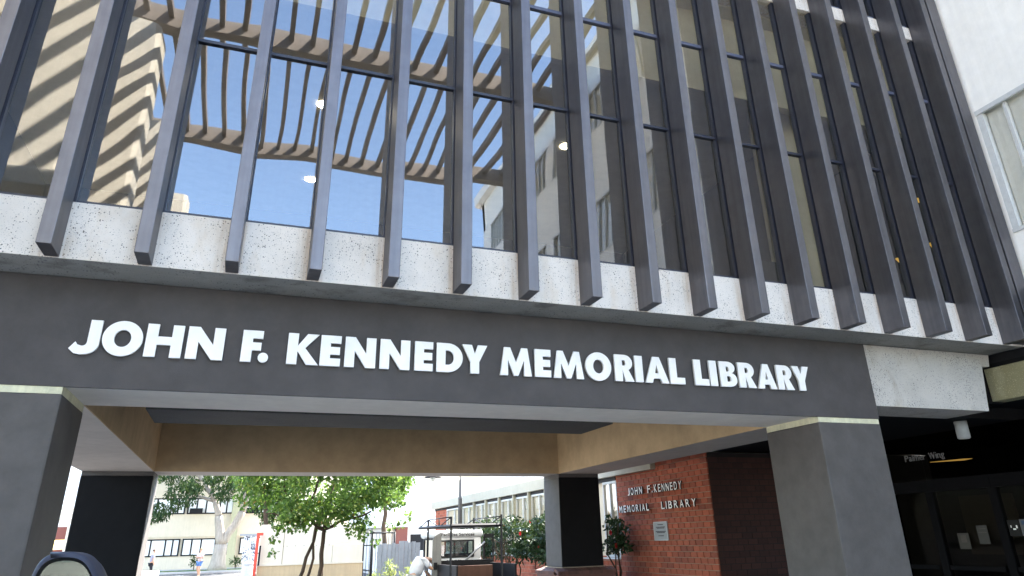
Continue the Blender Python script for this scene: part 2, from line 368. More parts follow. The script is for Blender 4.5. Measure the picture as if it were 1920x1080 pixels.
# leaves
def leaf_mesh(name, pts, size, mat, parent=None, droop=0, aspect=1.9, jitter=.35):
    P = np.asarray(pts, float); n = len(P)
    d = RNG.normal(size=(n, 3)); d[:, 2] -= droop; d /= np.linalg.norm(d, axis=1)[:, None]
    e = RNG.normal(size=(n, 3)); e -= d*(e*d).sum(1)[:, None]; e /= np.linalg.norm(e, axis=1)[:, None]
    nn = np.cross(d, e)
    L = size*(1+jitter*RNG.uniform(-1, 1, n))[:, None]; W = L/aspect
    a = P; t = P+d*L; s1 = P+d*L*.45+e*W*.5+nn*L*.12; s2 = P+d*L*.45-e*W*.5+nn*L*.12
    V = np.stack([a, s1, t, s2], 1).reshape(-1, 3)
    i = np.arange(n)*4; F = np.stack([i, i+1, i+2, i, i+2, i+3], 1).reshape(-1, 3)
    me = bpy.data.meshes.new(name); me.vertices.add(len(V)); me.vertices.foreach_set('co', V.ravel())
    me.loops.add(F.size); me.loops.foreach_set('vertex_index', F.ravel().astype(np.int32))
    me.polygons.add(len(F)); me.polygons.foreach_set('loop_start', (np.arange(len(F))*3).astype(np.int32))
    me.update(); me.validate(); me.materials.append(mat)
    o = bpy.data.objects.new(name, me); COL.objects.link(o); place(o, parent); return o
def clumps(centers, radii, per):
    out = []
    for c, r in zip(centers, radii):
        q = RNG.normal(size=(per, 3)); q /= np.linalg.norm(q, axis=1)[:, None]
        out.append(np.asarray(c)+q*(r*RNG.uniform(.25, 1, per)**.5)[:, None]*np.array([1, 1, .75]))
    return np.concatenate(out)

# ================================================================== THE SETTING
gr = struct(box('ground', -300, 300, -250, 400, -.5, 0, GROUND))
dw = struct(mesh_obj('driveway', [(-9, 1.9, .004), (9.0, 1.9, .004), (9.0, 43, .004), (-9, 43, .004)], [(0, 1, 2, 3)], ASPH))
st = struct(mesh_obj('street', [(-120, 43, .008), (140, 43, .008), (140, 51.5, .008), (-120, 51.5, .008)], [(0, 1, 2, 3)], ASPH))
pv = struct(box('pavement', -120, 140, 51.5, 57.9, -.2, .13, paint('pavement_concrete', (.5, .48, .44), .9, .1, .5, .1, False, .1)))
mk = struct(boxes('road_marking', [(-40+i*6, -37+i*6, 47.4, 47.55, .008, .013) for i in range(16)], WHITEB))
gs = mesh_obj('verge_grass', [(-60, 51.7, .136), (3.4, 51.7, .136), (3.4, 54.6, .136), (-60, 54.6, .136)], [(0, 1, 2, 3)], GRASS); gs['kind'] = 'structure'
gs.name = 'lawn'

# ================================================================== LIBRARY
S = .66
lib = thing('library_building', 'library with dark vertical fins over tinted windows and a charcoal portico below', 'building', (4, .3, 0))
FX = [i*S for i in range(-3, 17)]
FW = .104
ZS0, ZS1 = 3.7193, 4.2117
XL, XR = -2.2, 10.96
# fins: one mesh, many copies
fin0 = box('fin', FX[0], FX[0]+FW, .002, .298, ZS0+.005, 15.9, FIN, lib, .006)
for i, x in enumerate(FX[1:]):
    c = fin0.copy(); COL.objects.link(c); c.parent = lib; c.location.x += x-FX[0]
box('end_pier', 10.74, 10.95, .03, .298, ZS0+.02, 15.9, FIN, lib, .01)
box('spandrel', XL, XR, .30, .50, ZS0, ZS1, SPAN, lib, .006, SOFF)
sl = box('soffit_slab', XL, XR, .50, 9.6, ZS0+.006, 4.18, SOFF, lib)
box('upper_band', XL, XR, .305, .6, 8.53, 8.76, SPAN, lib, .006)
box('parapet', XL, XR, .31, .8, 13.0, 16.3, SPAN, lib, .01)
for x in FX:
    box('mullion', x-.010, x+FW+.012, .325, .395, ZS1-.004, 13.05, FRAME, lib)
for z, xa in ((ZS1, XL), (6.03, .67), (7.40, XL), (8.77, XL)):
    h = .045 if z > 7 else .032
    box('transom', xa, XR, .335, .388, z-.001, z+h, TRANS if z > 7 else FRAME, lib)
rows = [(4.24, 6.035), (6.07, 7.405), (7.44, 8.54), (8.81, 13.02)]
for j, (z0, z1) in enumerate(rows):
    for i in range(len(FX)-1):
        x0, x1 = FX[i]+FW+.01, FX[i+1]-.01
        z0, z1 = rows[j]
        if x1 < .67 and j < 2:          # the bays at the left end are glazed in one tall light
            if j == 1: continue
            z1 = rows[1][1]
        p = mesh_obj('window_pane', [(x0, 0, z0), (x1, 0, z0), (x1, 0, z1), (x0, 0, z1)], [(0, 1, 2, 3)], GLASS, lib)
        p.location.y += .362; 
        # each light sits a hair out of true in its frame
        cx, cz = (x0+x1)/2, (z0+z1)/2; a, b = RNG.normal(0, .0016), RNG.normal(0, .0022)
        for v in p.data.vertices: v.co.y += (v.co.x-cx)*b+(v.co.z-cz)*a
# rooms behind the glass
box('room_floor', XL+.1, XR-.05, .5, 9.5, 4.181, 4.20, INT_F, lib)
box('room_wall', XL+.1, XR-.05, 7.2, 7.4, 4.2, 8.5, INT_D, lib)
box('room_wall', XL, XL+.1, .5, 9.6, 4.18, 13.2, INT_D, lib)
box('room_wall', XR-.05, XR, .5, 9.6, 4.18, 13.2, INT_D, lib)
box('room_wall', 8.12, 9.2, 1.3, 1.45, 4.2, 7.4, INT_C, lib)
box('room_wall', 9.07, 9.2, 1.45, 7.2, 4.2, 7.4, INT_D, lib)
box('room_ceiling', XL+.1, XR-.05, .92, 7.2, 7.41, 7.5, INT_C, lib)
box('bulkhead', XL+.1, XR-.05, .82, .92, 7.13, 8.5, INT_C, lib)
box('floor_slab', XL+.1, XR-.05, .6, 9.6, 8.5, 8.75, INT_C, lib)
box('room_wall', XL+.1, XR-.05, 7.2, 7.4, 8.75, 13.0, INT_D, lib)
box('roof', XL, XR, .5, 9.6, 13.0, 13.3, SPAN, lib)
box('room_wall', XL+.1, XR-.05, 9.45, 9.6, 4.2, 13.0, CREAMB, lib)
for (x, y) in ((2.16, 5.65), (2.12, 3.22), (5.93, 3.21)):
    lathe('ceiling_lamp', [(.09, 7.40), (.09, 7.409)], x, y, LAMP, lib, 20)
for (x, y) in ((7.6, .9), (9.9, 1.1)):
    box('window_shelf', x-.3, x+.3, y, y+.3, 4.2, 4.75, INT_D, lib)
for (y, z) in ((1.36, 5.25), (.79, 5.97), (.77, 5.26)):
    lathe('wall_lamp', [(.045, z+.03), (.012, z-.03)], 10.4, y, emis('amber_shade', (1, .62, .12), .08), lib, 12)
# portico: four columns under a ring of beams
PX0, PX1, PX2, PX3 = -.86, .238, 7.80, 8.72
PY0, PY1, PY2, PY3 = .7744, 1.715, 8.42, 9.25
ZB = 2.806
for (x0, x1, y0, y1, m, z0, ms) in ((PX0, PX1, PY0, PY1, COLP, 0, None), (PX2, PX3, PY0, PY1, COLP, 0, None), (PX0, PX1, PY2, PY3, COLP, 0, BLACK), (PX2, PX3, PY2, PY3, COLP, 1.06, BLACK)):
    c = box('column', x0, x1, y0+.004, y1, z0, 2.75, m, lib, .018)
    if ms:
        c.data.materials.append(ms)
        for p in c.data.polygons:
            if p.normal.y < -.9: p.material_index = 1  # front faces of the rear columns near-black, the other faces grey
    box('reveal_strip', x0+.006, x1-.006, y0+.010, y1-.006, 2.749, 2.819, CREAM if not ms else COLP, c)
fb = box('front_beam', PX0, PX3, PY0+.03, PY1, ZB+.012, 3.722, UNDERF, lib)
box('fascia', PX0-.004, PX3+.003, PY0, PY0+.03, ZB, 3.721, CHAR, fb, .004)
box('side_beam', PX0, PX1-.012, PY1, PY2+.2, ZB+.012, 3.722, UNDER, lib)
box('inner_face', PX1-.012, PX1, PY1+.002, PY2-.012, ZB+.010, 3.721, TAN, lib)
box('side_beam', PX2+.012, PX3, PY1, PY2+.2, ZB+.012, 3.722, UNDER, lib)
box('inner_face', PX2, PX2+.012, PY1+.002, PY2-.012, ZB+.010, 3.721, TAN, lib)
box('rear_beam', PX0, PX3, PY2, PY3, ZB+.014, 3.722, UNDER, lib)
box('inner_face', PX1-.012, PX2+.012, PY2-.012, PY2, ZB+.010, 3.721, TAN, lib)
box('ceiling_beam', .56, 6.40, 3.17, 4.22, 3.03, 3.722, DARKC, lib, .01)
cb = prism('concrete_beam', [(PX3+.006, 2.965), (10.62, 2.965), (10.72, 3.55), (10.86, 3.56), (10.90, 3.716), (PX3+.006, 3.716)], PY0+.004, 1.42, 'y', BEAMC, lib)
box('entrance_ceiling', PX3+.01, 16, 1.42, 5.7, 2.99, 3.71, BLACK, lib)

# main lettering
sign = thing('wall_lettering', 'long row of big white raised capitals across the charcoal beam', 'sign', (4, PY0, 3.07))
LT = [('J', .215, .425), ('O', .439, .74), ('H', .762, 1.046), ('N', 1.080, 1.376), ('F', 1.519, 1.690), ('.', 1.662, 1.748), ('K', 1.903, 2.179), ('E', 2.19, 2.37), ('N', 2.408, 2.69), ('N', 2.73, 3.012), ('E', 3.058, 3.235), ('D', 3.271, 3.531), ('Y', 3.526, 3.782), ('M', 3.915, 4.249), ('E', 4.284, 4.459), ('M', 4.488, 4.824), ('O', 4.847, 5.144), ('R', 5.187, 5.41), ('I', 5.428, 5.520), ('A', 5.545, 5.834), ('L', 5.850, 6.035), ('L', 6.163, 6.344), ('I', 6.362, 6.456), ('B', 6.496, 6.718), ('R', 6.745, 6.972), ('A', 6.995, 7.254), ('R', 7.274, 7.500), ('Y', 7.499, 7.743)]
for c, a, b in LT:
    me = curve_mesh(glyph(c, b-a, .281, .088), .026)
    letter_obj(me, LETW, sign, (a, PY0-.031, 3.074+(a-.2)*.0022), (1, 0, 0))

# ================================================================== BRICK WING with columns and strip windows
BX = 9.6
bw = thing('brick_wing', 'low red brick wing with cream fascia and tall narrow windows beside the portico', 'building', (BX, 12, 0))
box('wall_core', BX+.018, 16, 5.735, 9.33, 0, 2.98, MORT, bw)
box('wall_core', BX+.018, 16, 9.33, 26.1, 0, 1.15, MORT, bw)
box('fascia', BX-.12, 16, 7.55, 26.3, 2.84, 3.13, paint('fascia_cream', (.40, .37, .29), .8, .08), bw, .01)
box('roof', BX+.1, 16, 5.72, 26.2, 3.13, 3.2, WHITEB, bw)
box('head', BX-.02, BX+.2, 9.33, 26.1, 2.76, 2.84, DARKM, bw)
L_, H_, J_ = .203, .0885, .0115
bm_ = bpy.data.meshes.new('brick'); bm_.from_pydata(bv(0, .03, 0, L_, 0, H_), [], BF)
tmp = bmesh.new(); tmp.from_mesh(bm_); bmesh.ops.bevel(tmp, geom=tmp.edges[:], offset=.004, segments=1, affect='EDGES'); tmp.to_mesh(bm_); tmp.free()
bm_.materials.append(BRICK)
short = {}
def brick_len(l):
    k = round(l, 3)
    if k not in short:
        m = bm_.copy()
        for v in m.vertices: v.co.y *= l/L_
        short[k] = m
    return short[k]
spots = []
for r in range(30):
    z = r*.1+.006; y = 5.722-(0.107 if r % 2 else 0)
    while y < 9.33:
        a, b = max(y, 5.722), min(y+L_, 9.326)
        if b-a > .04: spots.append((z, a, b-a))
        y += L_+J_
spots.sort(key=lambda s: -s[0])
for z, y, l in spots[:300]:
    o = bpy.data.objects.new('brick', brick_len(l)); COL.objects.link(o); o.parent = bw
    o.location = Vector((BX+random.uniform(-.002, .002), y, z))-bw.location
rest = [(BX, BX+.03, y, y+l, z, z+H_) for z, y, l in spots[300:]]
for r in range(12):
    y = 9.34-(.107 if r % 2 else 0)
    while y < 26: rest.append((BX+random.uniform(-.002, .002), BX+.03, max(y, 9.335), min(y+L_, 26.1), r*.1+.006, r*.1+.006+H_)); y += L_+J_
for r in range(12, 28):
    y = 24.3-(.107 if r % 2 else 0)
    while y < 26: rest.append((BX, BX+.03, max(y, 24.3), min(y+L_, 26.1), r*.1+.006, r*.1+.006+H_)); y += L_+J_
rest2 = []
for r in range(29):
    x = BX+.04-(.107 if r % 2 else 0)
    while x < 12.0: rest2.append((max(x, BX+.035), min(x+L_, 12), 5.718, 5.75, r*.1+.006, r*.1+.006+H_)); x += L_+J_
rs = boxes('brickwork', rest, BRICK, bw); rs['kind'] = 'stuff'
DBR = brickmat('shaded_end_brick', (.05, .018, .013), (.03, .012, .01))  # same red brick, with the shade under the building put into its colour
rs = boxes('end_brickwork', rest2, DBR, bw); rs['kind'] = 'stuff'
box('wall_core', BX+.018, 16, 24.3, 26.1, 1.15, 2.84, MORT, bw)
box('end_joint', BX+.03, 12, 5.724, 5.733, 0, 2.98, ply('shaded_mortar', (.02, .016, .014)), bw)  # end-face mortar darkened in colour for that shade too
# window beside the lettered wall and the strip windows beyond
def wing_window(y0, y1, z0, z1, n):
    f = boxes('window', [(BX-.01, BX+.06, y0, y1, z0, z0+.05), (BX-.01, BX+.06, y0, y1, z1-.05, z1)]+[(BX-.012, BX+.062, y0+(y1-y0)*k/n-.02, y0+(y1-y0)*k/n+.02, z0, z1) for k in range(n+1)], WFRM, bw)
    for k in range(n):
        a, b = y0+(y1-y0)*k/n+.02, y0+(y1-y0)*(k+1)/n-.02
        mesh_obj('pane', [(BX+.02, a, z0+.05), (BX+.02, b, z0+.05), (BX+.02, b, z1-.05), (BX+.02, a, z1-.05)], [(0, 3, 2, 1)], WGLASS, f)
wing_window(9.335, 9.98, 1.17, 2.755, 2)
pil = [24.2, 21.9, 20.2, 18.8, 17.4, 16.0, 14.7, 13.4, 12.1, 10.9]
for y in pil[1:]:
    box('pilaster', BX-.10, BX+.05, y-.05, y+.05, 1.15, 2.838, ply('pilaster_cream', (.33, .31, .23)), bw, .006)
for a, b in zip(pil[1:], pil[:-1]): wing_window(a+.052, b-.052, 1.16, 2.755, 2)
box('blind', BX+.075, BX+.085, 9.34, 24.2, 1.15, 2.84, CREAMW, bw)
box('window_sill', BX-.03, BX+.05, 9.335, 24.25, 1.13, 1.165, WFRM, bw)

bs = thing('brick_wall_lettering', 'two lines of small white raised capitals on the red brick wall', 'sign', (BX, 7.5, 2.0))
def line(txt, y0, y1, z, h):
    adv = {'I': .45, 'J': .7, ' ': .55, '.': .35, 'M': 1.12, 'L': .85, 'F': .85, 'E': .9}
    tot = sum(adv.get(c, 1) for c in txt); k = (y0-y1)/tot; y = y0
    for c in txt:
        a = adv.get(c, 1)*k
        if c != ' ':
            me = text_mesh(c, .2, .03, .003)
            wd = a*.68 if c not in 'I.' else (.032 if c == 'I' else .035)
            lo = letter_obj(me, LETW, bs, (BX-.05, y-(a-wd)/2*.4, z), (0, -1, 0), fit=(wd, h if c != '.' else .035))
            me.materials.append(DARKM); me.update()
            for p in me.polygons:
                if abs(p.normal.x) < .5: p.material_index = 1
        y -= a
line('JOHN', 8.70, 8.02, 2.397, .148); line('F.', 7.86, 7.60, 2.397, .148); line('KENNEDY', 7.58, 6.50, 2.394, .148)
line('MEMORIAL', 9.15, 7.80, 2.062, .142); line('LIBRARY', 7.36, 6.06, 2.066, .140)
pq = thing('plaque', 'small grey cast plaque below the raised capitals on the brick wall', 'plaque', (BX-.02, 7.53, 1.49))
PQ = paint('cast_plaque', (.36, .37, .37), .5, .12, 8, .5, False, .2)
box('plate', BX-.02, BX-.004, 7.265, 7.79, 1.495, 1.842, PQ, pq, .004)
boxes('border', [(BX-.028, BX-.02, 7.265, 7.79, 1.495, 1.512), (BX-.028, BX-.02, 7.265, 7.79, 1.825, 1.842), (BX-.0279, BX-.02, 7.265, 7.283, 1.512, 1.825), (BX-.0279, BX-.02, 7.772, 7.79, 1.512, 1.825)], WFRM, pq)
boxes('relief_line', [(BX-.024, BX-.02, 7.53-w_, 7.53+w_, z, z+.014) for z, w_ in ((1.78, .10), (1.735, .17), (1.715, .14), (1.655, .19), (1.635, .15), (1.575, .1))], DARKM, pq)

# ================================================================== WHITE WING on the right, with the dark entrance under it
WX = 11.0
wg = thing('white_wing', 'tall white stucco wing with ribbon windows at right angles to the fins', 'building', (WX, -10, 0))
wrows = [(5.24, 7.1), (9.4, 11.2), (13.55, 15.2)]
wy = []
y = .005
while y > -22.6:
    wy.append((y-2.0, y)); y -= 2.55
# wall as bands and piers round real openings
zz = [4.45]+[z for r in wrows for z in r]+[16.5]
for k in range(0, len(zz), 2): box('wall_band', WX, WX+.35, -23.5, .296, zz[k], zz[k+1], STUC, wg)
for z0, z1 in wrows:
    ys = [.296]+[v for a, b in wy for v in (b, a)]+[-23.5]
    for k in range(0, len(ys), 2):
        box('wall_pier', WX+.001, WX+.35, ys[k+1], ys[k], z0, z1, STUC, wg)
    for a, b in wy:
        n = 5
        f = boxes('window', [(WX-.02, WX+.02, a-.03, b, z1-.05, z1+.02), (WX-.02, WX+.05, a-.03, b+.0, z0-.03, z0+.02), (WX+.0, WX+.1, a, a+.06, z0+.02, z1-.05), (WX, WX+.1, b-.09, b, z0+.02, z1-.05)]+[(WX+.02, WX+.09, a+(b-a)*q/n-.022, a+(b-a)*q/n+.022, z0+.02, z1-.05) for q in range(1, n)], WFRM, wg)
        mesh_obj('pane', [(WX+.07, a, z0), (WX+.07, b, z0), (WX+.07, b, z1), (WX+.07, a, z1)], [(0, 3, 2, 1)], WGLASS, f)
        mesh_obj('blind', [(WX+.11, a, z0), (WX+.11, b, z0), (WX+.11, b, z1), (WX+.11, a, z1)], [(0, 3, 2, 1)], BLIND, f)
box('wall_end', WX, WX+8, -23.5, -23.2, 3.6, 16.5, STUC, wg)
box('wall_back', WX+8, WX+8.3, -23.5, 9.6, 0, 16.5, STUC, wg)
box('cornice', WX-.25, WX+8.3, -23.8, .29, 16.5, 16.9, STUC, wg, .03)
box('recess_band', WX+.06, WX+.3, -23.5, .296, 3.616, 4.449, DARKM, wg)
box('link_wall', WX+.0, WX+.3, .30, 9.5, 3.616, 16.4, DARKM, wg)
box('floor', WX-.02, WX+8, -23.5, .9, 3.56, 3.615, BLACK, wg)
fs = box('fascia_beam', WX-.1, WX+.12, -23.5, .90, 3.115, 3.545, OLIVE, wg, .008)
box('joint_strip', WX-.09, WX+.1, .902, .96, 3.10, 3.55, DARKM, wg)
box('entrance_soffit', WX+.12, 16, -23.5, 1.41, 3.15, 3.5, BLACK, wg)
# entrance screen facing the portico
EX = 12.0
en = thing('entrance_screen', 'dark glazed entrance doors in the shade behind the right column', 'door', (EX, 2, 0))
DK = paint('dark_bronze', (.006, .006, .007), .7, .2, 3, .05, False, 0)
yy = [5.7, 4.6, 3.95, 3.18, 2.08, 1.0, 0, -1.2, -2.4, -4]
for y in yy: box('post', EX-.03, EX+.06, y-.06, y+.06, 0, 2.12, DK, en)
for a, b in zip(yy[1:], yy[:-1]):
    box('transom', EX-.028, EX+.058, a+.002, b-.002, 2.122, 2.30, DK, en)
    box('bottom_rail', EX-.028, EX+.058, a+.06, b-.06, 0, .25, DK, en)
    box('push_bar', EX-.05, EX-.03, a+.1, b-.1, 1.0, 1.06, DK, en)
    mesh_obj('pane', [(EX, a+.06, .25), (EX, b-.06, .25), (EX, b-.06, 2.12), (EX, a+.06, 2.12)], [(0, 3, 2, 1)], SGLASS, en)
    mesh_obj('pane', [(EX, a+.002, 2.30), (EX, b-.002, 2.30), (EX, b-.002, 2.99), (EX, a+.002, 2.99)], [(0, 3, 2, 1)], SGLASS, en)
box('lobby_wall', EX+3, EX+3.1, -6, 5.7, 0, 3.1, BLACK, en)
box('lobby_wall', EX+.06, EX+3, 5.65, 5.717, 0, 2.98, INT_D, en)
box('notice_board', EX+.5, EX+.55, 2.2, 3.1, 1.2, 2.05, ply('board_brown', (.06, .04, .025)), en)
box('notice_board', EX+.5, EX+.55, 1.0, 1.95, 1.2, 2.05, ply('board_olive', (.07, .06, .03)), en)
pw = thing('entrance_lettering', 'grey lettering on the dark glass over the entrance doors', 'sign', (EX-.04, 3.1, 2.6))
GL = ply('grey_letter', (.16, .16, .16))
y = 3.49
for c, wd, h in (('P', .07, .10), ('a', .06, .07), ('l', .016, .1), ('m', .10, .07), ('e', .06, .07), ('r', .04, .07), (' ', .05, 0), ('W', .12, .1), ('i', .016, .095), ('n', .06, .07), ('g', .06, .095)):
    if c != ' ': letter_obj(text_mesh(c, .12, .008, .001), GL, pw, (EX-.02, y, 2.61-(.027 if c == 'g' else 0)), (0, -1, 0), fit=(wd, h))
    y -= wd+.011
dl = thing('downlight', 'grey cylinder downlight under the dark entrance ceiling', 'light', (11.24, 1.72, 2.96))
lathe('housing', [(.085, 2.991), (.085, 2.76), (.075, 2.755)], 11.24, 1.72, ply('light_grey', (.40, .42, .42)), dl)
lathe('lens', [(.07, 2.753), (.07, 2.749)], 11.24, 1.72, WFRM, dl)
glow = tag(mesh_obj('lamp_reflection', *tube_data([(EX+.6, 3.55, 2.62), (EX+.6, 2.9, 2.60), (EX+.6, 2.75, 2.60)], [.004, .014, .003]), emis('amber_reflection', (1, .58, .14), .11)), 'thin amber glow standing for a lamp reflection in the glass over the doors', 'reflection')  # emissive strip stands in for a lamp's reflection in the header glass
for (y0, y1, z0, z1, c, lab) in ((2.83, 2.64, 1.29, 1.51, (.28, .26, .22), 'pale notice with dark picture on the door glass'), (2.48, 2.31, 1.36, 1.61, (.30, .29, .26), 'tall pale notice high on the door glass'), (1.97, 1.80, 1.46, 1.67, (.05, .05, .05), 'black notice with small white marks on the glass'), (1.785, 1.60, 1.46, 1.675, (.55, .57, .6), 'white notice with blue block at the far right of the glass')):
    t = thing('notice', lab, 'notice', (EX-.02, y0, z0))
    box('sheet', EX-.038, EX-.033, y1, y0, z0, z1, ply('paper', tuple(q*.2 for q in c)), t)
    if 'picture' in lab: boxes('print', [(EX-.041, EX-.038, y1+.05, y0-.05, z0+.09, z1-.03)], ply('ink', (.08, .07, .06)), t)
    elif 'black' in lab: boxes('print', [(EX-.041, EX-.038, y1+.03, y1+.05, z0+.1, z0+.14), (EX-.041, EX-.038, y1+.06, y1+.1, z0+.08, z0+.1), (EX-.041, EX-.038, y1+.12, y1+.13, z0+.11, z0+.14)], LETW, t)
    elif 'blue' in lab: boxes('print', [(EX-.041, EX-.038, y1+.03, y0-.03, z1-.07, z1-.02)], ply('ink_blue', (.05, .08, .14)), t)
    else: boxes('print', [(EX-.041, EX-.038, y1+.02, y0-.02, z1-.1, z1-.09), (EX-.041, EX-.038, y1+.02, y0-.05, z1-.05, z1-.04)], ply('ink', (.1, .09, .08)), t)

# ================================================================== ACROSS THE COURT: cream building and pergola (seen mirrored in the glass)
cr = thing('cream_building', 'cream precast building with deep chamfered piers, mirrored in the left panes', 'building', (-4, -12, 0))
box('rear_wall', -9, -3.35, -26, -3.2, 0, 14.4, CREAMB, cr)
for yp in (-5.7, -11.0, -16.4, -21.8):
    x0, x1, y0, y1, c = -3.4, -1.72, yp-1.25, yp, .28
    prism('pier', [(x0, y0), (x1-c, y0), (x1, y0+c), (x1, y1-c*.4), (x1-c*.4, y1), (x0, y1)], 7.32, 14.45, 'z', CREAMB, cr)
    prism('pier_foot', [(x0, y0-.06), (x1-c, y0-.06), (x1+.08, y0+c), (x1+.08, y1-.06), (x1-.06, y1+.08), (x0, y1+.08)], 6.98, 7.318, 'z', CREAMB, cr, .03)
    box('joint', x0, x1-.42, y1-.02, y1+.008, 7.33, 14.4, CREAMB, cr)
for k, yp in enumerate((-7.6, -12.9, -18.3)):
    b = [(-3.34, -3.28, yp-2.0+i*.16, yp-1.96+i*.16, 7, 14.2) for i in range(14)]+[(-3.33, -3.29, yp-2.0, yp+.2, 7.1+i*.3, 7.14+i*.3) for i in range(24)]
    boxes('window_screen', b, DARKM, cr)
    box('window_back', -3.349, -3.345, yp-2.1, yp+.25, 7, 14.2, DARKM, cr)
pg = thing('pergola', 'brown timber pergola high over the court, mirrored in the glass', 'pergola', (4.5, -12, 15.1))
for yb in (-18.4, -11.8, -5.2, -.03):
    box('beam', -3.35, WX-.002, yb-.42, yb, 15.08, 15.66, PERG, pg, .02)
sl0 = None
PXS = [.24+.62*k for k in range(-5, 17)]
for x in PXS:
    for (a, b) in ((-18.398, -12.222), (-11.798, -5.622), (-5.198, -.452)):
        if sl0 is None: sl0 = box('slat', x-.07, x+.07, a, b, 15.34, 15.56, PERG, pg); X00, A00 = x, a
        else:
            c = sl0.copy(); COL.objects.link(c); c.parent = pg; c.location = sl0.location+Vector((x-X00, a-A00, 0))
            if b > -1:
                c.data = c.data.copy()
                for v in c.data.vertices:
                    if v.co.y > -15: v.co.y -= 6.176-4.746
for yb in (-18.6, -12.0, -5.4):
    box('bracket', -3.3, -2.9, yb-.3, yb+.3, 14.45, 15.08, PERG, pg)

# ================================================================== BEYOND THE PORTICO
# brick plinth under the rear right column
pl = thing('brick_plinth', 'dark brick plinth with sloped cap under the rear right column', 'plinth', (8.26, 8.8, 0))
box('core', 7.645, 8.875, 8.265, 9.405, 0, .93, GREYB, pl)
capb = bpy.data.meshes.new('brick')
cw = .075
capb.from_pydata([(-cw/2+.003, 0, 0), (cw/2-.003, 0, 0), (cw/2-.003, .19, .055), (-cw/2+.003, .19, .055), (-cw/2+.003, 0, .06), (cw/2-.003, 0, .06), (cw/2-.003, .19, .115), (-cw/2+.003, .19, .115)], [], BF)
capb.materials.append(GREYB)
def cap(x, y, rz):
    o = bpy.data.objects.new('brick', capb); COL.objects.link(o); o.parent = pl; o.location = Vector((x, y, .932))-pl.location; o.rotation_euler.z = rz
for i_ in range(17): cap(7.66+i_*cw, 8.232, 0)
for i_ in range(13): cap(7.612, 8.46+i_*cw, -math.pi/2); cap(8.908, 8.46+i_*cw, math.pi/2)
box('cap_core', 7.79, 8.73, 8.41, 9.4, .93, 1.058, MORT, pl)

# trees
def limb(a, b, r0, r1, n=6, wob=.06):
    a, b = Vector(a), Vector(b); L = (b-a).length; pts = []
    for i in range(n+1):
        t = i/n; p = a.lerp(b, t)
        if 0 < i < n: p += Vector([random.uniform(-1, 1)*wob*L*.5 for _ in range(3)])
        pts.append(p)
    return pts, [r0+(r1-r0)*i/n for i in range(n+1)]
t1 = thing('young_tree', 'leafy bright green tree with several thin dark trunks behind the portico', 'tree', (3.6, 13, 0))
fk = (3.64, 13, 1.92)
br = [limb((3.62, 13, 0), fk, .058, .045, 7, .03), limb((3.70, 13.05, 0), (3.63, 13.02, 1.9), .035, .03, 4, .02),
      limb((3.0, 13.1, 0), (3.58, 13.2, 2.3), .05, .03, 7, .05), limb((3.3, 13.3, 0), (3.55, 13.5, 2.3), .04, .025, 7, .05),
      limb(fk, (3.2, 12.9, 2.12), .05, .04, 4, .1), limb((3.2, 12.9, 2.12), (3.35, 12.9, 2.75), .04, .03, 5, .12), limb((3.35, 12.9, 2.75), (3.6, 12.9, 3.7), .03, .015, 5, .1),
      limb(fk, (4.7, 12.8, 2.3), .04, .018, 6, .07), limb(fk, (3.9, 13.4, 3.6), .04, .015, 6, .1), limb((3.2, 12.9, 2.12), (2.3, 13.2, 2.3), .025, .012, 5, .1), limb((2.9, 12.9, 2.2), (2.5, 12.6, 3.2), .025, .012, 5, .1)]
tubes('trunk', br, BARKD, t1, 8)
cs, rr = [], []
for _ in range(150):
    u = RNG.normal(size=3); u /= np.linalg.norm(u); q = RNG.uniform(.35, 1)**.5
    c = np.array([3.7, 13.1, 3.25])+u*q*np.array([2.2, 1.75, 1.35])
    if c[2] < 1.98: c[2] = 1.98+RNG.uniform(0, .4)
    cs.append(c); rr.append(RNG.uniform(.2, .42))
for x, z in ((2.55, 1.95), (2.5, 1.72), (2.52, 1.45), (4.55, 1.75), (4.8, 1.6), (4.4, 1.9), (5.4, 2.0), (5.6, 2.2), (2.9, 1.95), (5.15, 1.95)):
    cs.append(np.array([x, 12.7, z])); rr.append(.13)
per = 125
pts = np.concatenate([clumps([c], [r], max(16, int(per*(r/.32)**2))) for c, r in zip(cs, rr)])
leaf_mesh('crown', pts, .088, LEAF1, t1, droop=.6, aspect=1.25)

t2 = thing('old_tree', 'large pale forked tree by the street in front of the cream block', 'tree', (.8, 53, 0))
f1 = (.85, 53, 1.75)
br = [([(.80, 53, 0), (.80, 53, .5), (.84, 53, 1.2), f1], [.72, .52, .44, .42]), limb(f1, (.45, 53, 3.6), .34, .26, 5, .06), limb((.45, 53, 3.6), (.1, 53.3, 4.6), .24, .2, 4, .05), limb((.1, 53.3, 4.6), (-1.3, 53, 6.6), .18, .1, 5, .06), limb((.1, 53.3, 4.6), (-.9, 52.6, 8), .16, .08, 5, .06), limb((.1, 53.3, 4.6), (-1.9, 53, 5.2), .12, .06, 4, .06), limb((-1.0, 53, 6.0), (-2.6, 53, 8), .1, .06, 4, .06),
      limb(f1, (2.0, 53, 3.9), .30, .24, 6, .05), limb((2.0, 53, 3.9), (2.2, 53, 6.0), .22, .15, 5, .05), limb((2.0, 53, 3.9), (2.7, 52.8, 5.0), .15, .1, 4, .05), limb((2.2, 53, 6.0), (1.4, 53, 8.5), .14, .08, 4, .05), limb((2.2, 53, 5.4), (3.2, 53, 7.6), .12, .06, 4, .05)]
tubes('trunk', br, BARK, t2, 12)
cs, rr = [], []
for _ in range(60):
    cs.append((RNG.uniform(-5.5, 6), RNG.uniform(51, 56), RNG.uniform(5.6, 10.5))); rr.append(RNG.uniform(.6, 1.3))
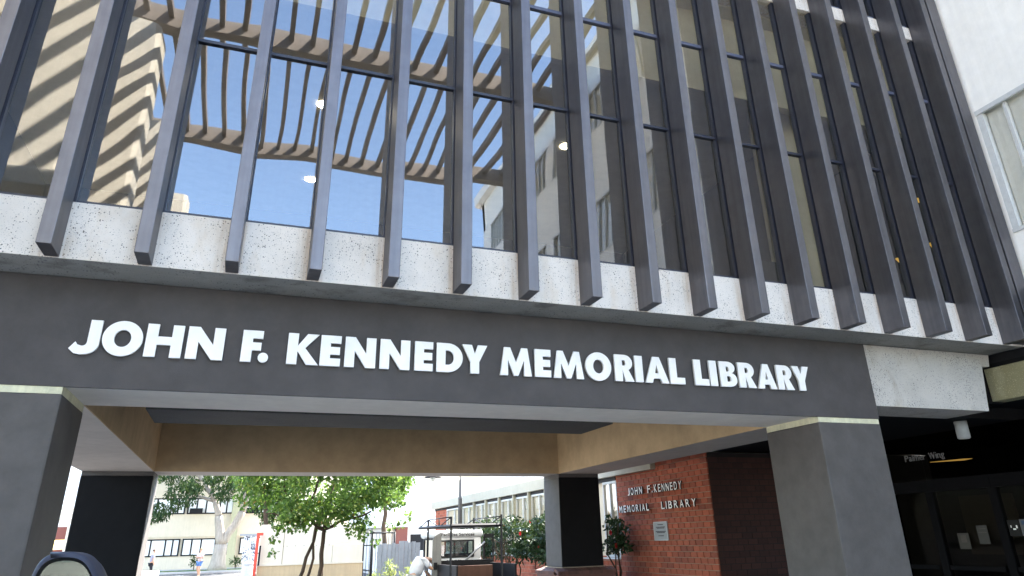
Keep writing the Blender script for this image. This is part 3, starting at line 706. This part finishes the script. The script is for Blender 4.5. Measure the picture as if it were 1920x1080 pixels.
for (x, z) in ((-3.4, 4.2), (-3.0, 3.8), (-2.4, 4.4), (-3.6, 3.6), (-2.7, 5.0), (-1.2, 5.4), (.2, 5.3), (3.5, 4.6), (4.0, 4.0), (4.4, 3.6), (3.2, 5.2), (5.0, 4.4), (5.2, 3.4), (1.0, 5.6), (3.9, 5.6), (4.7, 5.2), (-4.3, 4.8), (4.3, 4.9), (-2.0, 5.6), (-.4, 6.0), (.6, 4.9), (1.6, 6.3), (2.6, 6.0), (3.4, 3.9), (3.0, 4.4), (-1.6, 4.7), (2.4, 5.4), (3.7, 3.3)):
    cs.append((x, 51.8, z)); rr.append(.55)
pts = np.concatenate([clumps([c], [r], int(150*min(1.6, r/.7))) for c, r in zip(cs, rr)])
leaf_mesh('crown', pts, .30, LEAF2, t2, droop=1.6, aspect=3)

t3 = thing('street_tree', 'pale yellow-green tree in full sun behind the bright young tree', 'tree', (8.2, 30, 0))
tubes('trunk', [limb((8.2, 30, 0), (8.1, 30, 3.4), .12, .09), limb((8.1, 30, 3.4), (7.2, 30, 5), .08, .04), limb((8.1, 30, 3.4), (9, 30, 5), .08, .04)], BARKD, t3)
cs = [(RNG.uniform(6.2, 9.4), RNG.uniform(29, 31.5), RNG.uniform(3.2, 6.2)) for _ in range(46)]
leaf_mesh('crown', clumps(cs, [RNG.uniform(.35, .6) for _ in cs], 90), .17, LEAF1, t3, droop=.5, aspect=1.5)
t4 = thing('dark_tree', 'dark green tree behind the left of the bright young tree', 'tree', (2.6, 44, 0))
tubes('trunk', [limb((3.6, 44, 0), (3.2, 44, 5), .16, .1)], BARKD, t4)
cs = [(RNG.uniform(2.0, 5.6), RNG.uniform(43, 45.5), RNG.uniform(3.7, 8.5)) for _ in range(46)]
leaf_mesh('crown', clumps(cs, [RNG.uniform(.5, .9) for _ in cs], 110), .24, LEAF2, t4, droop=1.0, aspect=2)

# camellia shrubs along the brick wing
def camellia(label, cx, cy, rx, ry, z0, z1, n, stems):
    t = thing('camellia_bush', label, 'bush', (cx, cy, 0), 'camellia bushes by the brick wing')
    tubes('stem', [limb((cx+random.uniform(-.3, .3)*rx, cy+random.uniform(-.6, .6)*ry, 0), (cx+random.uniform(-.8, .8)*rx, cy+random.uniform(-.9, .9)*ry, z0+.45), .022, .012, 6, .12) for _ in range(stems)], BARKD, t, 6)
    cs = [(cx+RNG.uniform(-1, 1)*rx*.85, cy+RNG.uniform(-1, 1)*ry*.9, RNG.uniform(z0, z1)) for _ in range(n)]
    leaf_mesh('foliage', clumps(cs, [RNG.uniform(.14, .26) for _ in cs], 62), .095, LEAF3, t, droop=.3, aspect=2.0)
    for _ in range(max(2, n//9)):
        c = cs[RNG.integers(len(cs))]; fx = c[0]-.2; fy = c[1]-.12; fz = c[2]
        V, F = [], []
        for ring, (r, up_) in enumerate(((.055, 0), (.04, .03))):
            for a in range(6):
                th = a*math.pi/3+ring*.5; b = len(V); d = Vector((-.6, math.cos(th), math.sin(th))); e = Vector((0, -math.sin(th), math.cos(th)))
                p = Vector((fx-up_, fy, fz)); V += [p, p+d*r*.6+e*r*.5, p+d*r, p+d*r*.6-e*r*.5]; F.append((b, b+1, b+2, b+3))
        mesh_obj('flower', V, F, RED, t)
    return t
camellia('dense camellia bush with red flowers right beside the utility cart', 8.75, 13.6, .62, 1.7, 1.15, 2.05, 62, 9)
camellia('camellia bush with red flowers close against the rear right column', 8.7, 11.3, .55, .95, 1.1, 2.08, 46, 7)
camellia('small camellia between the rear right column and the lettered brick wall', 9.22, 8.75, .22, .42, 1.38, 1.88, 12, 4)
camellia('far camellia bush under the strip windows behind the cart rack', 8.9, 18.2, .5, 2.2, 1.1, 1.95, 46, 8)

# street furniture and buildings beyond
fbd = thing('cream_block', 'long cream two-storey block with window rows across the street', 'building', (0, 60, 0))
box('wall', -26, 10.5, 58, 66, .0, 9.5, CREAMW, fbd)
box('roof', -26.3, 10.8, 57.6, 66.3, 9.5, 9.8, WHITEB, fbd)
box('band', -26, 10.5, 57.9, 58, 2.35, 2.48, CREAMW, fbd)
for x in (-13.5, -6, 1.55, 9.2): box('pilaster', x-.28, x+.28, 57.75, 58, 0, 9.5, paint('pilaster_olive', (.46, .44, .28), .8, .1), fbd)
for z0, z1 in ((1.02, 2.22), (3.95, 5.1), (7.0, 8.2)):
    for x in (-12.9, -9.3, -5.4, -1.95, 2.1, 5.6):
        wd = 3.3
        f = boxes('window', [(x, x+wd, 57.93, 58.0, z0, z0+.09), (x, x+wd, 57.93, 58.0, z1-.09, z1)]+[(x+wd*q-.05, x+wd*q+.05, 57.92, 58.0, z0, z1) for q in (.015, .2, .4, .7, .85, .985)], DARKM, fbd)
        for a, b in ((.015, .2), (.2, .4), (.4, .7), (.7, .85), (.85, .985)):
            mesh_obj('pane', [(x+wd*a, 57.96, z0+.09), (x+wd*b, 57.96, z0+.09), (x+wd*b, 57.96, z1-.09), (x+wd*a, 57.96, z1-.09)], [(0, 1, 2, 3)], BLIND, f)
        if z0 > 3: box('air_conditioner', x+.2, x+1.1, 57.7, 57.92, z0+.05, z0+.4, DARKM, f)
lb = thing('corner_block', 'pale block with brick base glimpsed between the left columns', 'building', (-8, 34, 0))
box('wall', -9, -4.6, 30, 40, 2.5, 9, WHITEB, lb); box('brick_base', -9, -4.62, 30.02, 40, 0, 2.5, BRICK2, lb)
for k in range(3): box('ledge', -9, -4.5, 29.9, 30, 2.75+k*.2, 2.8+k*.2, CREAMW, lb)
box('corner_pilaster', -4.72, -4.5, 29.9, 30.2, 0, 2.5, CREAMW, lb)
aw = tag(prism('awning', [(26.6, 1.65), (27.6, 1.66), (27.8, 1.95), (27.6, 1.98)], -5.2, -4.3, 'x', ply('yellow_canvas', (.7, .52, .15))), 'small yellow canvas awning before the brick base', 'awning')
tw = thing('garden_wall', 'cream panelled wall with tan plinth behind the young tree', 'wall', (4.6, 26, 0))
box('plinth', 2.62, 6.62, 25.95, 26.3, 0, .87, TANW, tw); box('panel', 2.62, 3.5, 26, 26.28, .874, 2.35, CREAMW, tw)
box('panel', 3.515, 5.4, 26.03, 26.28, .874, 1.55, CREAMW, tw); box('panel', 5.412, 6.6, 26.03, 26.28, .874, 1.55, CREAMW, tw); box('panel', 3.515, 5.0, 26.03, 26.28, 1.565, 2.3, CREAMW, tw); box('panel', 5.012, 6.6, 26.03, 26.28, 1.565, 2.3, CREAMW, tw)
box('plinth_cap', 2.6, 6.64, 25.92, 26.02, .872, .92, CREAMW, tw)
wb = thing('white_block', 'bright white block with a brick pier far behind the metal fence', 'building', (13, 42, 0))
box('wall', 9.2, 24, 40, 50, 2.42, 9, WHITEB, wb); box('wall_lower', 9.9, 24, 40.6, 50, 0, 2.42, WHITEB, wb); box('brick_pier', 10.72, 11.4, 40.1, 40.6, 0, 2.415, BRICK2, wb); box('pilaster', 9.9, 10.5, 40.3, 40.6, 0, 2.415, CREAMW, wb)
for k in range(3): box('window', 11.7+k*1.3, 12.6+k*1.3, 40.55, 40.6, 1.1, 2.0, DARKM, wb)
for k in range(4): box('window', 9.9+k*3, 11.6+k*3, 39.97, 40, 4.6, 6.2, BLIND, wb)
sb = tag(box('canopy_slab', 10.8, 14, 33.6, 34, 3.6, 6.4, CREAMW), 'pale tan slab end standing above the fence against the white sky', 'wall')
mf = thing('metal_fence', 'grey corrugated metal fence beyond the young tree', 'fence', (7.6, 24, 0))
x = 6.85
while x < 8.5:
    wv = random.uniform(.13, .22); box('sheet', x, x+wv-.012, 24+random.uniform(-.02, .02), 24.05, 0, 1.62+random.uniform(-.14, .02), GALV, mf); x += wv
box('rail', 6.85, 8.5, 24.06, 24.1, 1.2, 1.27, DARKM, mf)
ig = thing('iron_gate', 'thin black iron bar gate left of the metal fence', 'gate', (7, 26.6, 0))
tubes('frame', [([(6.72, 26.6, 0), (6.72, 26.6, 2.0)], .035), ([(8.0, 26.6, 0), (8.0, 26.6, 2.0)], .035), ([(6.72, 26.6, 1.97), (8.0, 26.6, 1.97)], .03), ([(6.72, 26.6, 1.5), (8.0, 26.6, 1.5)], .02), ([(6.72, 26.6, .3), (8.0, 26.6, .3)], .02)], DARKM, ig)
for k in range(1, 10): tubes('bar', [([(6.72+k*.128, 26.6, .3), (6.72+k*.128, 26.6, 1.97)], .011)], DARKM, ig, 5)
bp_ = thing('bollard_pole', 'slim black pole standing before the metal fence', 'pole', (5.3, 16, 0))
tubes('shaft', [([(5.3, 16, 0), (5.3, 16, 1.85)], .042)], DARKM, bp_); lathe('cap', [(.05, 1.85), (.05, 1.88), (.02, 1.9)], 5.3, 16, DARKM, bp_)
lp = thing('lamp_post', 'grey stepped lamp post with a flat disc lamp behind the cart', 'street lamp', (8.97, 20, 0))
GP = ply('post_grey', (.09, .085, .08), .5)
lathe('pole', [(.075, 0), (.068, 2.9), (.075, 2.93), (.075, 2.97), (.052, 3.0), (.048, 3.55), (.025, 3.6), (.025, 4.1)], 8.97, 20, GP, lp)
tubes('arm', [([(8.97, 20, 4.0), (8.5, 20, 4.12), (7.97, 20, 3.95), (7.97, 20, 3.78)], .025)], GP, lp)
lathe('shade', [(.04, 3.80), (.12, 3.74), (.31, 3.655), (.31, 3.645), (.09, 3.66)], 7.97, 20, DARKM, lp); lathe('lens', [(.09, 3.66), (.09, 3.56), (.06, 3.54)], 7.97, 20, WFRM, lp)
SPK = concrete('speckled_panel', (.75, .75, .76), speck=(.06, .06, .07), sc_=16, stain_amt=0, th=.34)
ki = thing('display_stand', 'black and white speckled display stand beside the red post', 'display', (2.38, 32, 0))
box('panel', 2.10, 2.36, 32, 32.06, .96, 2.03, SPK, ki); box('panel', 2.42, 2.68, 32, 32.06, .96, 2.03, SPK, ki); box('top_rail', 1.9, 2.8, 31.97, 32.09, 2.03, 2.12, GALV, ki); box('post', 2.365, 2.415, 31.98, 32.08, 0, 2.03, WFRM, ki); box('base', 2.1, 2.68, 31.8, 32.26, 0, .1, GALV, ki)
bi = thing('litter_bin', 'pale grey round litter bin under the speckled display', 'bin', (2.36, 30, 0))
lathe('body', [(.2, 0), (.235, .05), (.235, .82), (.22, .85)], 2.36, 30, ply('bin_grey', (.5, .5, .5)), bi); lathe('lid', [(.26, .86), (.26, .91), (.1, .98)], 2.36, 30, WFRM, bi)
rp = thing('red_post', 'narrow red sign frame left of the garden wall', 'post', (2.56, 25.7, 0))
box('upright', 2.47, 2.58, 25.7, 25.78, 0, 2.06, REDP, rp, .008); box('head', 2.58, 2.71, 25.7, 25.78, 1.96, 2.06, REDP, rp, .008); box('board', 2.61, 2.68, 25.71, 25.75, .9, 1.6, DARKM, rp)
wbx = thing('white_cabinet', 'low white cabinet at the foot of the rear left column', 'cabinet', (-1.4, 30, 0))
box('body', -1.75, -1.12, 30, 30.5, 0, .75, WHITEB, wbx, .01); box('door', -1.72, -1.45, 29.985, 30, .06, .7, WHITEB, wbx, .004); box('door', -1.42, -1.15, 29.985, 30, .06, .7, WHITEB, wbx, .004)
def plant(label, x, y, r, h, mat, n=70, sz=.3):
    t = thing('garden_plant', label, 'plant', (x, y, 0))
    tubes('stem', [([(x, y, 0), (x, y, h*.5)], .03)], BARKD, t, 6)
    q = RNG.normal(size=(n, 3)); q /= np.linalg.norm(q, axis=1)[:, None]; q[:, 2] = abs(q[:, 2])
    leaf_mesh('foliage', np.array([x, y, h*.45])+q*np.array([r, r, h*.6])*RNG.uniform(.2, .8, (n, 1)), sz, mat, t, droop=.2, aspect=4)
plant('spiky green plant left of the old tree trunk', -.8, 55.5, .5, 1.1, LEAF2); plant('spiky green plant right of the old tree trunk', 2.0, 55.5, .5, 1.0, LEAF2)
plant('dry brown bush below the windows across the street', 4.9, 56.5, .8, .7, ply('dry_leaf', (.25, .16, .1)))
for (x, y, h, lab) in ((6.9, 21.5, 1.2, 'tall pale flowering weed before the metal fence'), (7.35, 20.5, .95, 'short pale shrub beside the cart'), (6.2, 21, .8, 'low pale ground shrub left of the weeds')):
    plant(lab, x, y, .4, h, LEAF4, 160, .13)

# ------------------------------------------------------------------ utility cart
ct = thing('utility_cart', 'white utility cart with black ladder rack parked beyond the portico', 'cart', (7.0, 12.5, 0))
def rr_box(name, x0, x1, y0, y1, z0, z1, mat, parent, bev, seg=3):
    o = mesh_obj(name, bv(x0, x1, y0, y1, z0, z1), BF, mat, parent)
    bm = bmesh.new(); bm.from_mesh(o.data); bmesh.ops.bevel(bm, geom=bm.edges[:], offset=bev, segments=seg, affect='EDGES', profile=.5)
    bm.to_mesh(o.data); bm.free()
    for p in o.data.polygons: p.use_smooth = True
    return o
# cab with open window holes: pillars, header, lower body
rr_box('roof', 6.34, 7.60, 12.95, 14.6, 1.66, 1.84, CARW, ct, .07)
box('rear_header', 6.40, 7.53, 13.0, 13.05, 1.60, 1.72, CARW, ct, .01)
rr_box('rear_panel', 6.40, 7.53, 13.0, 13.06, .5, 1.21, CARW, ct, .015)
rr_box('rear_pillar', 7.36, 7.55, 12.995, 13.12, 1.18, 1.7, CARW, ct, .03); rr_box('rear_pillar', 6.36, 6.46, 12.995, 13.1, 1.18, 1.7, CARW, ct, .03)
boxes('window_gasket', [(6.46, 7.36, 12.985, 13.03, 1.205, 1.245), (6.46, 7.36, 12.985, 13.03, 1.575, 1.612), (6.455, 6.49, 12.984, 13.03, 1.24, 1.58), (7.33, 7.365, 12.984, 13.03, 1.24, 1.58)], RUB, ct)
mesh_obj('rear_window', [(6.48, 13.02, 1.23), (7.35, 13.02, 1.23), (7.35, 13.02, 1.59), (6.48, 13.02, 1.59)], [(0, 1, 2, 3)], CGLASS, ct)
for x in (6.36, 7.54):
    d = box('door', x, x+.05, 13.1, 14.3, .45, 1.2, CARW, ct, .012)
    boxes('door_frame', [(x-.002, x+.048, 13.12, 13.17, 1.2, 1.66), (x-.002, x+.048, 14.22, 14.28, 1.2, 1.66), (x-.002, x+.048, 13.17, 14.22, 1.62, 1.66)], RUB, d)
    mesh_obj('door_window', [(x+.02, 13.17, 1.2), (x+.02, 14.22, 1.2), (x+.02, 14.22, 1.62), (x+.02, 13.17, 1.62)], [(0, 1, 2, 3)], CGLASS, d)
mesh_obj('windscreen', [(6.42, 14.5, 1.1), (7.52, 14.5, 1.1), (7.52, 14.35, 1.66), (6.42, 14.35, 1.66)], [(0, 1, 2, 3)], CGLASS, ct)
rr_box('nose', 6.36, 7.59, 14.3, 15.1, .35, 1.1, CARW, ct, .08)
box('floor_pan', 6.36, 7.59, 10.9, 14.4, .33, .5, DARKM, ct, .02)
box('seat', 6.5, 7.4, 13.2, 13.7, .5, .85, RUB, ct, .04); box('seat_back', 6.5, 7.4, 13.12, 13.24, .85, 1.3, RUB, ct, .03)
for x in (6.30, 7.52):
    for y in (11.4, 14.5):
        wl = mesh_obj('wheel', *tube_data([(x, y, .27), (x+.14, y, .27)], .27, 24), RUB, ct)
        mesh_obj('rim', *tube_data([(x-.005, y, .27), (x+.145, y, .27)], .15, 20), GALV, wl)
boxes('bed_side', [(6.34, 6.38, 10.95, 12.9, .5, 1.08), (7.72, 7.76, 10.95, 12.9, .5, 1.08), (6.38, 7.72, 12.86, 12.9, .5, 1.10)], DARKM, ct)
box('bed_top_rail', 6.30, 7.80, 12.80, 12.86, 1.04, 1.15, DARKM, ct, .008)
box('tool_panel', 6.60, 7.50, 11.9, 11.94, .45, 1.05, BROWN, ct, .006)
prism('left_screen', [(6.20, .5), (6.44, .5), (6.42, 1.79), (6.24, 1.70), (6.21, 1.62)], 12.64, 12.68, 'y', GREYP, ct, .006)
box('screen_latch', 6.25, 6.33, 12.625, 12.64, .96, 1.12, DARKM, ct)
fr = boxes('right_screen', [(7.62, 7.88, 12.96, 13.0, 1.64, 1.74), (7.60, 7.65, 12.962, 12.998, 1.1, 1.64), (7.85, 7.88, 12.962, 12.998, 1.1, 1.64)], DARKM, ct)
mesh_obj('screen_pane', [(7.65, 12.98, 1.1), (7.85, 12.98, 1.1), (7.85, 12.98, 1.64), (7.65, 12.98, 1.64)], [(0, 1, 2, 3)], CGLASS, fr)
tubes('strut', [([(7.08, 12.85, 1.12), (7.62, 12.9, 1.55)], .022)], GALV, ct)
# rack: four posts, rails and the braced side guards
RX0, RX1, RY0, RY1 = 6.22, 7.42, 11.0, 13.2
rk = [([(RX0, RY0, .35), (RX0, RY0, 2.10)], .026), ([(RX1, RY0, .35), (RX1, RY0, 2.13)], .026), ([(RX0, RY1, .35), (RX0, RY1, 2.10)], .026), ([(RX1, RY1, .35), (RX1, RY1, 2.12)], .026)]
for p in rk: tubes('rack_post', [p], DARKM, ct, 4, False)
for x in (RX0, RX1):
    a, b, c_ = (x, RY0, 2.09), (x, RY1, 2.09), (x, RY1+1.0, 1.93)
    tubes('rack_guard', [([a, b], .013), ([b, c_], .013), ([(x, (RY0+RY1)/2, 1.9), a], .012), ([(x, (RY0+RY1)/2, 1.9), b], .012), ([(x, (RY0+RY1)/2, 1.9), (x, (RY0+RY1)/2, 2.09)], .014)], DARKM, ct, 6)
    tubes('rack_rail', [([(x, RY0, 1.90), (x, RY1+1.0, 1.92)], .034)], DARKM, ct, 4, False)
for y in (RY0, RY1): tubes('cross_rail', [([(RX0, y, 1.91), (RX1, y, 1.91)], .036)], DARKM, ct, 4, False)
INK = ply('black_ink', (.02, .02, .02))
letter_obj(text_mesh('Facilities Services', .1, .003, .0015), INK, ct, (6.50, 12.943, 1.70), (1, 0, 0), name='lettering', fit=(.86, .075))['kind'] = 'stuff'
letter_obj(text_mesh('PAINT 75', .1, .003, .0008), INK, ct, (6.66, 12.997, 1.10), (1, 0, 0), name='lettering', fit=(.38, .055))['kind'] = 'stuff'

# ------------------------------------------------------------------ people
def body(name, joints, edges, rad, mat, parent, sub=2):
    me = bpy.data.meshes.new(name); me.from_pydata(joints, edges, []); o = bpy.data.objects.new(name, me); COL.objects.link(o)
    md = o.modifiers.new('skin', 'SKIN'); md.use_smooth_shade = True
    sv = me.skin_vertices[0].data if me.skin_vertices else None
    if sv is None:
        bm = bmesh.new(); bm.from_mesh(me); bm.verts.layers.skin.verify(); bm.to_mesh(me); bm.free(); sv = me.skin_vertices[0].data
    for i, r in enumerate(rad): sv[i].radius = (r, r)
    sv[0].use_root = True
    o.modifiers.new('sub', 'SUBSURF').levels = sub; o.modifiers['sub'].render_levels = sub
    dg = bpy.context.evaluated_depsgraph_get(); dg.update()
    m2 = bpy.data.meshes.new_from_object(o.evaluated_get(dg)); bpy.data.objects.remove(o)
    m2.materials.clear(); m2.materials.append(mat)
    for p in m2.polygons: p.use_smooth = True
    o = bpy.data.objects.new(name, m2); COL.objects.link(o); place(o, parent); return o
def person(label, loc, h, yaw, top, bottom, hair, shorts=False, lean=0, arms='fold'):
    """standing or walking figure; joints in units of height"""
    t = thing('person', label, 'person', loc)
    c, s_ = math.cos(yaw), math.sin(yaw)
    def W(x, y, z): y += lean*max(0, z-.5); return (loc[0]+(x*c-y*s_)*h, loc[1]+(x*s_+y*c)*h, loc[2]+z*h)
    J = [W(0, 0, .53), W(0, 0, .62), W(0, .005, .72), W(0, 0, .80), W(0, 0, .86), W(0, .01, .905), W(0, .012, .96),
         W(-.05, 0, .49), W(-.055, .06, .28), W(-.055, -.02, .045), W(-.055, .06, .02),
         W(.05, 0, .49), W(.055, .02, .28), W(.055, -.12, .06), W(.055, -.05, .02)]
    if arms == 'fold': A = [W(-.10, 0, .80), W(-.125, .02, .64), W(-.02, .11, .68), W(.02, .12, .69), W(.10, 0, .80), W(.125, .02, .64), W(.02, .12, .66), W(-.02, .125, .665)]
    else: A = [W(-.10, 0, .80), W(-.125, -.03, .64), W(-.12, .03, .50), W(-.12, .045, .46), W(.10, 0, .80), W(.13, .0, .64), W(.13, .05, .50), W(.13, .065, .46)]
    J += A
    E_ = [(0, 1), (1, 2), (2, 3), (3, 4), (4, 5), (5, 6), (0, 7), (7, 8), (8, 9), (9, 10), (0, 11), (11, 12), (12, 13), (13, 14), (3, 15), (15, 16), (16, 17), (17, 18), (3, 19), (19, 20), (20, 21), (21, 22)]
    Rr = [.07, .065, .075, .06, .03, .043, .045, .05, .035, .022, .02, .05, .035, .022, .02]+[.034, .028, .021, .018]*2
    body('body', J, E_, [q*h for q in Rr], SKIN, t)
    # clothing sleeves over the same skeleton
    body('shirt', [J[0], J[1], J[2], J[3], J[15], J[19], tuple(Vector(J[15]).lerp(Vector(J[16]), .75)), tuple(Vector(J[19]).lerp(Vector(J[20]), .75))], [(0, 1), (1, 2), (2, 3), (3, 4), (3, 5), (4, 6), (5, 7)], [h*q for q in (.078, .078, .086, .068, .045, .045, .037, .037)], top, t)
    e = .42 if shorts else .93
    body('trousers', [J[0], J[7], J[11], tuple(Vector(J[7]).lerp(Vector(J[8]), min(1, e*1.6 if shorts else 1))), tuple(Vector(J[11]).lerp(Vector(J[12]), min(1, e*1.6 if shorts else 1)))]+([] if shorts else [J[9], J[13]]), [(0, 1), (0, 2), (1, 3), (2, 4)]+([] if shorts else [(3, 5), (4, 6)]), [h*q for q in (.08, .064, .064, .052, .052)]+([] if shorts else [h*.032]*2), bottom, t)
    hc = Vector(W(0, -.012, .955)); V, F = [], []
    for i in range(7):
        ph = math.pi*.62*i/6
        for k in range(12): th = 2*math.pi*k/12; V.append(hc+Vector((math.cos(th)*math.sin(ph)*.056*h, math.sin(th)*math.sin(ph)*.062*h, math.cos(ph)*.058*h)))
    for i in range(6):
        for k in range(12): F.append((i*12+k, (i+1)*12+k, (i+1)*12+(k+1) % 12, i*12+(k+1) % 12))
    mesh_obj('hair', V, F, hair, t, True)
    return t
HB = ply('hair_brown', (.12, .07, .04)); HL = ply('hair_light', (.35, .25, .14))
person('person in a pale pink top and blue denim shorts crossing the street', (-.1, 45, .0), 1.55, 2.6, ply('pink_cloth', (.62, .5, .5)), ply('denim', (.10, .2, .42)), HL, True)
person('person in a grey shirt and black trousers walking by the old tree', (-2.72, 45, .0), 1.55, -1.2, ply('grey_cloth', (.30, .30, .36)), ply('black_cloth', (.02, .02, .025)), HB, False, .1, 'down')
# worker bending into the cart from its left side
wk = thing('person', 'worker in a white shirt bending in at the left side of the cart', 'person', (5.8, 12.7, 0))
WS = ply('white_shirt', (.62, .63, .66)); PT = ply('work_trousers', (.55, .55, .56))
J = [(5.80, 12.7, .82), (5.84, 12.72, 1.0), (5.95, 12.76, 1.15), (6.08, 12.80, 1.22), (6.18, 12.86, 1.19), (6.30, 12.92, 1.14), (6.36, 12.94, 1.10),
     (5.76, 12.63, .78), (5.80, 12.62, .44), (5.74, 12.6, .07), (5.86, 12.62, .03), (5.76, 12.77, .78), (5.84, 12.8, .44), (5.80, 12.82, .07), (5.92, 12.84, .03),
     (6.04, 12.66, 1.15), (6.14, 12.63, 1.02), (6.28, 12.70, .96), (6.33, 12.72, .95), (6.10, 12.96, 1.17), (6.14, 13.02, .92), (6.27, 13.0, .8), (6.32, 13.0, .78)]
E_ = [(0, 1), (1, 2), (2, 3), (3, 4), (4, 5), (5, 6), (0, 7), (7, 8), (8, 9), (9, 10), (0, 11), (11, 12), (12, 13), (13, 14), (3, 15), (15, 16), (16, 17), (17, 18), (3, 19), (19, 20), (20, 21), (21, 22)]
body('body', J, E_, [.11, .105, .115, .09, .05, .075, .078, .085, .06, .038, .034, .085, .06, .038, .034]+[.055, .045, .034, .03]*2, SKIN, wk)
body('shirt', [J[0], J[1], J[2], J[3], J[15], J[16], J[19], J[20]], [(0, 1), (1, 2), (2, 3), (3, 4), (4, 5), (3, 6), (6, 7)], [.17, .175, .175, .135, .085, .065, .085, .065], WS, wk)
body('trousers', [J[0], J[7], J[8], J[9], J[11], J[12], J[13]], [(0, 1), (1, 2), (2, 3), (0, 4), (4, 5), (5, 6)], [.128, .1, .075, .06, .1, .075, .06], PT, wk)
mesh_obj('cap', [Vector((6.36, 12.94, 1.12))+Vector((math.cos(k*math.pi/6)*.095, math.sin(k*math.pi/6)*.095, 0)) for k in range(12)]+[Vector((6.355, 12.935, 1.12))+Vector((math.cos(k*math.pi/6)*.07, math.sin(k*math.pi/6)*.07, .075)) for k in range(12)], [(k, (k+1) % 12, 12+(k+1) % 12, 12+k) for k in range(12)]+[tuple(range(12, 24))], HB, wk, True)

# ------------------------------------------------------------------ dark car by the camera: only its door mirror reaches the picture
cr2 = thing('parked_car', 'dark vehicle at the lower left with its door mirror in view', 'car', (.35, -4.6, 0))
side = [(-6.9, .45), (-6.95, .95), (-6.8, 1.12), (-3.6, 1.10), (-2.5, .98), (-2.35, .6), (-2.4, .35), (-6.8, .33)]
prism('body', side, -.5, 1.15, 'x', CARD, cr2, .06)
prism('cabin', [(-6.75, 1.10), (-6.4, 1.60), (-5.1, 1.62), (-4.15, 1.08)], -.38, 1.03, 'x', CARD, cr2, .05)
for x in (-.386, 1.036): mesh_obj('side_window', [(x, -6.5, 1.13), (x, -4.35, 1.12), (x, -5.15, 1.56), (x, -6.3, 1.55)], [(0, 1, 2, 3)], CGLASS, cr2)
mesh_obj('windscreen', [(-.3, -4.19, 1.13), (.95, -4.19, 1.13), (.95, -5.02, 1.59), (-.3, -5.02, 1.59)], [(0, 1, 2, 3)], CGLASS, cr2)
for x in (-.52, .97):
    for y in (-6.15, -3.15):
        wl = mesh_obj('wheel', *tube_data([(x, y, .34), (x+.2, y, .34)], .34, 24), RUB, cr2)
        mesh_obj('rim', *tube_data([(x-.006, y, .34), (x+.206, y, .34)], .2, 20), GALV, wl)
for x in (-.3, .8): lathe('headlight', [(.1, .78), (.1, .9)], x, -2.44, WFRM, cr2)
# mirror: deep shell with a rounded rim, dark liner and silvered glass facing back
MC = Vector((1.338, -3.96, 1.508))
def rim(sx, sz, dy, cx=0, n=40):
    out = []
    for k in range(n):
        t = 2*math.pi*k/n; c, s_ = math.cos(t), math.sin(t); e = .42
        x = math.copysign(abs(c)**e, c); z = math.copysign(abs(s_)**e, s_)
        x += (-.58*max(z, 0) if c > 0 else .16*max(z, 0))  # outer edge leans in towards the top
        out.append(MC+Vector((x*sx*.92+cx, dy, z*sz)))
    return out
shell = [rim(.072, .080, 0), rim(.080, .088, .004), rim(.083, .091, .018), rim(.082, .090, .05, .008), rim(.070, .078, .085, .018), rim(.045, .05, .11, .026), rim(.015, .018, .12, .03)]
V = [p for r in shell for p in r]; n = 40
F = [(i*n+k, i*n+(k+1) % n, (i+1)*n+(k+1) % n, (i+1)*n+k) for i in range(len(shell)-1) for k in range(n)]+[tuple((len(shell)-1)*n+k for k in range(n))]
hs = mesh_obj('mirror_housing', V, F, ply('mirror_shell', (.035, .04, .06), .45), cr2, True)
li = [rim(.072, .080, 0), rim(.066, .073, .012)]; V = [p for r in li for p in r]
mesh_obj('liner', V, [(k, (k+1) % n, n+(k+1) % n, n+k) for k in range(n)], RUB, hs, True)
g = rim(.066, .073, .011); mesh_obj('mirror_glass', g, [tuple(range(n))], MIRR, hs)
tubes('mirror_arm', [([(1.14, -4.02, 1.13), (1.2, -3.95, 1.36), (1.28, -3.92, 1.44)], [.03, .025, .03])], RUB, cr2)
bpy.context.view_layer.update()
